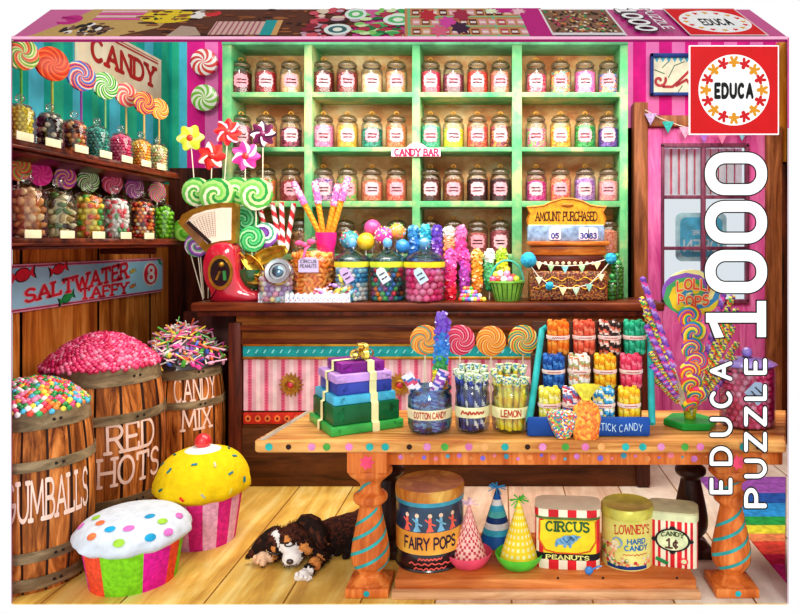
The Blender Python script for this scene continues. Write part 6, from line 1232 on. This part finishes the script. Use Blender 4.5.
# ================================================================ CUPCAKE PINATAS
def pinata(label, px, Y, rb, rt, hc, rf, zf0, zf1, stripes, froth, decos, seed):
    t = thing('cupcake_pinata', label, 'pinata', on(px, Y, 0), group='cupcake pinatas on the floor'); S = 96
    cum = []; 
    for m, w_ in stripes: cum += [m]*w_
    def mf(i, j): return cum[i % len(cum)]
    rg = random.Random(seed); MB().lathe([(rb*(1), 0)]+[(rb+(rt-rb)*k/8, hc*k/8) for k in range(1, 9)], S, mf=mf, wob=lambda a, z, j: 1+.006*math.sin(a*48)+rg.uniform(-.003, .003)).build('paper_case', [mat(c, .85, var=.2, scale=50, bump=.5) for c in froth[1]], t, sharp=50)
    n = 14; pr = [(rt*.9, zf0+.01), (rf*.86, zf0)]
    for k in range(n+1): q_ = k/n; pr.append((rf*max(.0, math.cos(q_*pi/2))**.62 if q_ < 1 else .001, zf0+.03+(zf1-zf0-.03)*(math.sin(q_*pi/2))**1.05))
    fr = MB().lathe(pr, S, cap=False, wob=lambda a, z, j: 1+(.022*math.sin(a*9+1)+.012*math.sin(a*15) if j < 5 else .006*math.sin(a*6)+rg.uniform(-.004, .004))).build('frosting', mat(froth[0], .85, var=.07, scale=30, bump=.5), t, sharp=80)
    def surf(a, q_):
        r_ = rf*math.cos(q_*pi/2)**.62; z_ = zf0+.03+(zf1-zf0-.03)*math.sin(q_*pi/2)**1.05; p = Vector((r_*math.cos(a), r_*math.sin(a), z_)); e = 1e-2
        q2 = q_+e; r2 = rf*math.cos(q2*pi/2)**.62; z2 = zf0+.03+(zf1-zf0-.03)*math.sin(q2*pi/2)**1.05; tan = Vector(((r2-r_)*math.cos(a), (r2-r_)*math.sin(a), z2-z_)).normalized(); side = Vector((-math.sin(a), math.cos(a), 0)); return p, side, tan, side.cross(tan)
    mb = MB()
    for a, q_, m, kind, sz_, ro in decos:
        p, s_, tn, nm_ = surf(a, q_); M_ = Matrix((s_, tn, nm_)).transposed()
        if kind == 'dot': mb.ball(p+nm_*.002, sz_, m, 2, (1, .75, .12), M_)
        else:
            T = Matrix.Translation(p) @ M_.to_4x4() @ Matrix.Rotation(ro, 4, 'Z'); mb.box(-sz_, sz_, -sz_*.35, sz_*.35, -.002, .005, m, T)
    mb.build('sprinkles', [mat(c, .6) for c in froth[2]], fr, sharp=40); return t
rg = random.Random(2); fc0 = face_cam(132); D = []
for px_, py_, m in ((91, 515, 0), (104, 515, 1), (112, 519, 2), (128, 519, 3), (145, 511, 2), (158, 521, 0), (95, 528, 1), (119, 533, 0), (147, 533, 2), (164, 534, 3), (175, 525, 3), (82, 527, 3)):
    u = max(-.97, min(.97, (px_-132.5)/58)); q_ = max(.08, min(.9, (546-py_)/42.)); c = math.cos(q_*pi/2)**.62; D.append((-pi/2+fc0+math.asin(max(-1, min(1, u/c*1.0))), q_*.93+.02*abs(u), m, 'dot', .024, 0))
pinata('white frosted cupcake pinata with coloured dots and striped case in front', 134, 3.235, .182, .215, .20, .248, .18, .315, [(0, 9), (1, 13), (2, 9), (0, 5), (1, 12), (2, 12), (0, 12), (1, 12), (2, 12)][0:9], ('#d2dae4', ['#e84c2c', '#7cc81c', '#e01c98'], ['#98c83c', '#f07848', '#1c98c8', '#d06cb8']), D, 1)
for o in [o for o in C.objects if o.name.startswith('paper_case')]: o.rotation_euler.z = -2.35
fc1 = face_cam(203); D = []
for px_, py_, m, ro in ((180, 465, 0, .3), (196, 471, 1, .1), (213, 474, 2, 1.5), (230, 472, 1, -.5), (162, 478, 0, .8), (174, 479, 1, 1.2), (228, 486, 1, .2), (165, 497, 0, .5), (184, 503, 3, -.7), (203, 501, 2, -.9), (228, 502, 4, .9), (242, 497, 1, 1.2), (223, 462, 0, .1)):
    u = max(-.95, min(.95, (px_-203)/47)); q_ = max(.03, min(.85, (506-py_)/50.)); c = math.cos(q_*pi/2)**.62; D.append((-pi/2+fc1+math.asin(max(-1, min(1, u/c))), q_*.9, m, 'bar', .014, ro))
py2 = pinata('yellow frosted cupcake pinata topped with a red cherry, beside the sleeping puppy', 203, 3.66, .16, .20, .28, .236, .245, .47, [(0, 6), (1, 6)]*8, ('#ecc80c', ['#e0288c', '#f4b0d4'], ['#2c6c5c', '#1c7c8c', '#c8c8a0', '#d83020', '#e8e060']), D, 4)
fr = [c for c in py2.children if c.name.startswith('frosting')][0]
MB().lathe([(.125, .430), (.115, .447), (.085, .468), (.05, .482), (.001, .486)], 48, cap=False, wob=lambda a, z, j: 1+(.1*math.sin(a*7) if j == 0 else 0)).build('cream_top', mat('#f0f0ec', .8, var=.06, bump=.4), py2); MB().ball((0, 0, .508), .042, sub=3).build('cherry', mat('#e02c34', .3, var=.12, coat=.4), py2)
# ================================================================ RUG, PICTURE, DOOR BUNTING
mb = MB(); ys = [(4.597, 4.30, '#9c58b8'), (4.30, 4.13, '#2454a8'), (4.13, 3.93, '#2c94dc'), (3.93, 3.81, '#28a048'), (3.81, 3.70, '#e0dc3c'), (3.70, 3.605, '#f08c58'), (3.605, 3.455, '#e84c3c'), (3.455, 3.35, '#c81c48'), (3.35, 3.18, '#d82c8c')]
for i, (a, b, c) in enumerate(ys):
    xa = [1.30, xr(a)-.012, xr(b)-.012, 1.30]; yy = [a, a, b, b]; q_ = [(x, y) for x, y in zip(xa, yy)]
    if q_[2][0] < 1.3: q_[2] = (1.3, b)
    vs = [(x-1.5, y-4, .008) for x, y in q_]+[(x-1.5, y-4, 0) for x, y in q_]; mb.add(vs, [(3, 2, 1, 0), (3, 7, 6, 2), (0, 1, 5, 4), (0, 4, 7, 3), (1, 2, 6, 5)], i)
o = mb.build('rug', [mat(c, .9, var=.25, scale=25) for _, _, c in ys], None, loc=(1.5, 4, .0008), flat=True); tag(o, 'rainbow striped rug on the floor at the right', 'rug')
Yp = 5.47; pc = P(678, 75, Yp); t = thing('framed_picture', 'small blue framed picture with a red swirl on the pink striped wall', 'picture', (pc.x, Yp, P(0, 96, Yp).z)); k = Yp/F
mb = MB(); hw, hh = 28*k, 42*k
for x0, x1, z0, z1 in ((-hw, hw, 0, 3*k), (-hw, hw, hh-4*k, hh), (-hw, -hw+3*k, 0, hh), (hw-3*k, hw, 0, hh)): mb.bbox(x0, x1, -.03, .01, z0, z1, .004)
mb.build('frame', mat('#1c3c88', .4, var=.3), t); mb = MB(); mb.box(-hw+.01, hw-.01, -.01, .0, .01, hh-.01, 0)
for i in range(9): x = -hw+4*k+i*6*k; mb.add([(x, -.0115, hh-4*k), (x+5*k, -.0115, hh-4*k), (x+2.5*k, -.0115, hh-9*k)], [(0, 1, 2)], 1)
mb.polys(ribbons([[(-19*k+math.cos(a)*(1+a*.85)*k, 15*k+math.sin(a)*(1+a*.85)*k) for a in [i*.35 for i in range(1, 24)]]+[(x*k, z*k) for x, z in ((-6, 10), (2, 13), (10, 22), (18, 26))]] and [[(-19*k+math.cos(a)*(1+a*.85)*k, 15*k+math.sin(a)*(1+a*.85)*k) for a in [i*.35 for i in range(1, 20)]], [(-15*k, 9*k), (-6*k, 9*k), (0, 14*k), (10*k, 24*k), (20*k, 27*k)], [(-2*k, 10*k), (8*k, 16*k), (14*k, 8*k)]], 2.6*k, .03), lambda u, v: (u, -.013, v), 2)
mb.polys(ribbons([[(-10*k, 18*k), (-4*k, 30*k), (6*k, 34*k)], [(-16*k, 28*k), (-10*k, 34*k)], [(0, 4*k), (4*k, 10*k)], [(-24*k, 26*k), (-14*k, 22*k)]], .8*k), lambda u, v: (u, -.012, v), 3)
mb.build('artwork', [mat('#f0ecd0', .6, var=.12), mat('#4cb0d0'), mat('#b83840'), mat('#3c6c4c')], t, flat=True)
bunting('pastel patterned bunting strung over the pink door', [(645, 110), (660, 118), (678, 125), (700, 131), (725, 132), (760, 124)], [(650.5, 113.5), (668, 121.5), (685, 127), (704, 131.3), (722, 132.2), (742, 129)], 5.33, 6, ['#c8b0e0', '#3cb8b0', '#f0a8c8', '#a868c8', '#f080a8', '#8cc8e0'])

for o in C.objects:
    if o.parent is None and o.name.split('.')[0] in ('circus_tin', 'hard_candy_tin', 'penny_candy_tin', 'fairy_pops_tin', 'party_hat'): o.scale.z = {'circus_tin': .84, 'hard_candy_tin': .82, 'penny_candy_tin': .80, 'fairy_pops_tin': .94, 'party_hat': .80}[o.name.split('.')[0]]
# ================================================================ SLEEPING PUPPY
DO = Vector(((300-500)*3.42/F, 3.42, 0))
def W(px, py, Y): return P(px, py, Y)-DO
md = bpy.data.metaballs.new('puppy_form'); md.resolution = .009; md.render_resolution = .009; md.threshold = .12
def meta(px, py, Y, r, sq=None):
    p = W(px, py, Y); e = md.elements.new(); e.co = p; e.radius = r*1.45; e.stiffness = 2
    if p.z-r < -.002: e.co = (p.x, p.y, r-.002)
for a in [(322, 541, 3.50, .070), (335, 538, 3.52, .078), (350, 536, 3.55, .082), (366, 534, 3.62, .084), (381, 534, 3.69, .080), (396, 537, 3.74, .072),
    (313, 538, 3.46, .055), (301, 535, 3.42, .058), (294, 536, 3.40, .055), (287, 540, 3.38, .045), (306, 545, 3.40, .045), (280, 546, 3.38, .038), (272, 541, 3.395, .036), (277, 536, 3.40, .036), (291, 549, 3.36, .034), (292, 555, 3.345, .034), (289, 559, 3.335, .028), (295, 558, 3.335, .028),
    (322, 551, 3.43, .042), (320, 557, 3.37, .034), (315, 564, 3.31, .029), (309, 570, 3.26, .026), (303, 575, 3.215, .022), (298, 577, 3.21, .016), (308, 578, 3.205, .014),
    (279, 552, 3.41, .03), (271, 556, 3.38, .026), (263, 557, 3.365, .026), (257, 559, 3.355, .019), (263, 563, 3.34, .015),
    (368, 549, 3.54, .04), (362, 556, 3.48, .03), (348, 557, 3.465, .022), (337, 557, 3.46, .019), (330, 557, 3.455, .015), (356, 563, 3.43, .018), (345, 563, 3.425, .014)]: meta(*a)
mo = bpy.data.objects.new('puppy_form', md); C.objects.link(mo); bpy.context.view_layer.update()
dg_ = bpy.context.evaluated_depsgraph_get(); me = bpy.data.meshes.new_from_object(mo.evaluated_get(dg_), depsgraph=dg_)
me = me.copy(); bpy.data.objects.remove(mo, do_unlink=True); me.name = 'puppy_body'
pup = thing('puppy', 'black, white and tan puppy asleep on the wooden floor beside the table leg', 'puppy', DO)
fur_m = [mat('#20120e', .8, var=.4, scale=60, bump=.6), mat('#4c2418', .8, var=.45, scale=60, bump=.6), mat('#f4f0ee', .8, var=.06, scale=60, bump=.5), mat('#d88c48', .8, var=.25, scale=60, bump=.5), mat('#ecc4a0', .8, var=.15, scale=60, bump=.5)]
# coat patches, each a ball in the puppy's own space: (point, radius, colour)
patch = [(W(x, y, Y), r, m) for x, y, Y, r, m in [
 (287.5, 539.5, 3.34, .015, 3), (272.5, 549.5, 3.34, .017, 3), (304, 547, 3.36, .024, 3), (309, 552, 3.36, .020, 3),
 (291, 556, 3.31, .054, 2), (293, 560, 3.31, .04, 2), (286, 551, 3.33, .030, 2), (283, 547, 3.34, .020, 2), (280, 542, 3.35, .018, 2), (276.5, 537, 3.355, .018, 2), (273, 532, 3.37, .018, 2),
 (301, 576, 3.2, .045, 2), (307, 574, 3.22, .03, 2), (313, 565, 3.29, .036, 3), (318, 560, 3.34, .025, 3), (258, 559, 3.34, .036, 4), (266, 559, 3.35, .03, 4), (273, 558, 3.36, .02, 3),
 (330, 557, 3.45, .022, 2), (344, 563, 3.42, .018, 2), (326, 546, 3.43, .02, 3)]]
rg = random.Random(9)
def coat(p):
    for c, r, m in patch:
        if (p-c).length < r*(1+.18*rg.uniform(-1, 1)): return m
    if p.z > .09 and rg.random() < (p.z-.07)*9: return 1  # red-brown sheen on the upper coat, put into the fur colour
    if p.z > .06 and rg.random() < .15: return 1
    return 0
me.materials.clear()
for m in fur_m: me.materials.append(m)
for p in me.polygons: p.material_index = coat(p.center); p.use_smooth = True
body = bpy.data.objects.new('body', me); C.objects.link(body); body.parent = pup
# fur: short tapering hairs over the whole coat
def hairs(polys_, n, ln, dirf, seed):
    rg = random.Random(seed); mb = MB(); tot = len(polys_)
    for _ in range(n):
        c, nn, m = polys_[rg.randrange(tot)]; j = Vector((rg.uniform(-1, 1), rg.uniform(-1, 1), rg.uniform(-1, 1)))*.005; c = c+j-nn*j.dot(nn)
        d = (nn*.35+dirf(c)+Vector((rg.uniform(-.4, .4), rg.uniform(-.4, .4), rg.uniform(-.3, .3)))).normalized()*ln*rg.uniform(.6, 1.3); s = d.cross(nn)
        if s.length < 1e-7: continue
        s = s.normalized()*.0013
        if (c+d).z < .001: d.z = .001-c.z
        mb.add([c-s, c+s, c+d], [(0, 1, 2)], m)
    return mb
pol = [(p.center.copy(), p.normal.copy(), p.material_index) for p in me.polygons]
def flow(c): return Vector((.9, .2, -.3)) if c.x > .03 else (Vector((.2, .3, .7)) if c.z > .06 else Vector((0, -.3, -.5)))
hairs([q_ for q_ in pol if q_[2] < 2], 7500, .020, flow, 1).build('fur', fur_m, body, flat=True).parent = pup
hairs([q_ for q_ in pol if q_[2] >= 2], 1500, .007, flow, 2).build('short_fur', fur_m, body, flat=True).parent = pup
# ears
def ear(pts, name='ear'):
    mb = MB(); T = []
    for (px, py, Y, w_, th) in pts: T.append((W(px, py, Y), w_, th))
    vs = []; fs = []; S = 14; n = len(T)
    for i, (p, w_, th) in enumerate(T):
        t = (T[min(i+1, n-1)][0]-T[max(i-1, 0)][0]).normalized(); y = Vector((0, -1, .4)).normalized(); y = (y-t*y.dot(t)).normalized(); x = t.cross(y)
        for k in range(S): a = 2*pi*k/S; v = p+x*w_*math.cos(a)+y*th*math.sin(a); v.z = max(v.z, .002); vs.append(v)
    for i in range(n-1): fs += [(i*S+k, i*S+(k+1) % S, (i+1)*S+(k+1) % S, (i+1)*S+k) for k in range(S)]
    fs += [tuple(reversed(range(S))), tuple(range((n-1)*S, n*S))]; mb.add(vs, fs, [1 if rg.random() < .35 else 0 for _ in fs]); e = mb.build(name, fur_m, pup, sharp=80)
    P3 = [(p.center.copy(), p.normal.copy(), p.material_index) for p in e.data.polygons for _ in (0,)]; d0 = (T[-1][0]-T[0][0]).normalized()
    hairs(P3, 2200, .017, lambda c: d0, 5).build('ear_fur', fur_m, e, flat=True)
ear([(298, 522, 3.40, .010, .012), (302, 520, 3.39, .026, .022), (308, 521, 3.38, .036, .028), (314, 525, 3.37, .042, .030), (318, 531, 3.36, .042, .028), (320, 537, 3.355, .037, .024), (320, 543, 3.35, .026, .018), (319, 547, 3.35, .010, .008)])
ear([(280, 527, 3.41, .008, .010), (275, 530, 3.40, .022, .022), (270, 535, 3.39, .032, .026), (265, 541, 3.385, .036, .026), (260, 546, 3.38, .034, .022), (255, 551, 3.375, .026, .018), (250, 555, 3.37, .014, .010), (248, 556.5, 3.37, .006, .006)])
# nose, closed eyes, mouth, toes
blk2 = mat('#18100f', .2, coat=.6, var=.2)
MB().ball(W(290, 561.5, 3.305), .0155, 0, 3, (1.15, .8, .85)).build('nose', mat('#3c2020', .25, coat=.6, var=.3), pup)
def bez(ps, k=8): 
    a, b, c = ps; return [a*(1-t)**2+b*2*t*(1-t)+c*t*t for t in [i/k for i in range(k+1)]]
for ps in ([(284.5, 545.5, 3.33), (289, 548, 3.32), (294, 544, 3.33)], [(271, 553, 3.335), (275, 555.5, 3.33), (279, 553.5, 3.33)]):
    MB().tube(bez([W(*q_) for q_ in ps]), [.001]+[.0035]*7+[.001], 6).build('closed_eye', blk2, pup)
MB().tube(bez([W(283, 564, 3.315), W(289, 568.5, 3.30), W(297, 564, 3.31)]), .0018, 6).tube([W(290, 564, 3.30), W(290, 567, 3.30)], .0015, 6).build('mouth', mat('#5c3430', .6), pup)
mb = MB()
for px, py, Y in ((297, 574.5, 3.19), (301.5, 577, 3.187), (306, 577, 3.187), (255, 557.5, 3.335), (258.5, 561.5, 3.33), (263.5, 563.5, 3.325)): 
    c = W(px, py, Y); c.z = max(c.z, .014); mb.ball(c, .0125, 0 if px > 290 else 1, 2, (.8, 1.1, .9))
mb.build('toes', [fur_m[2], fur_m[4]], pup)
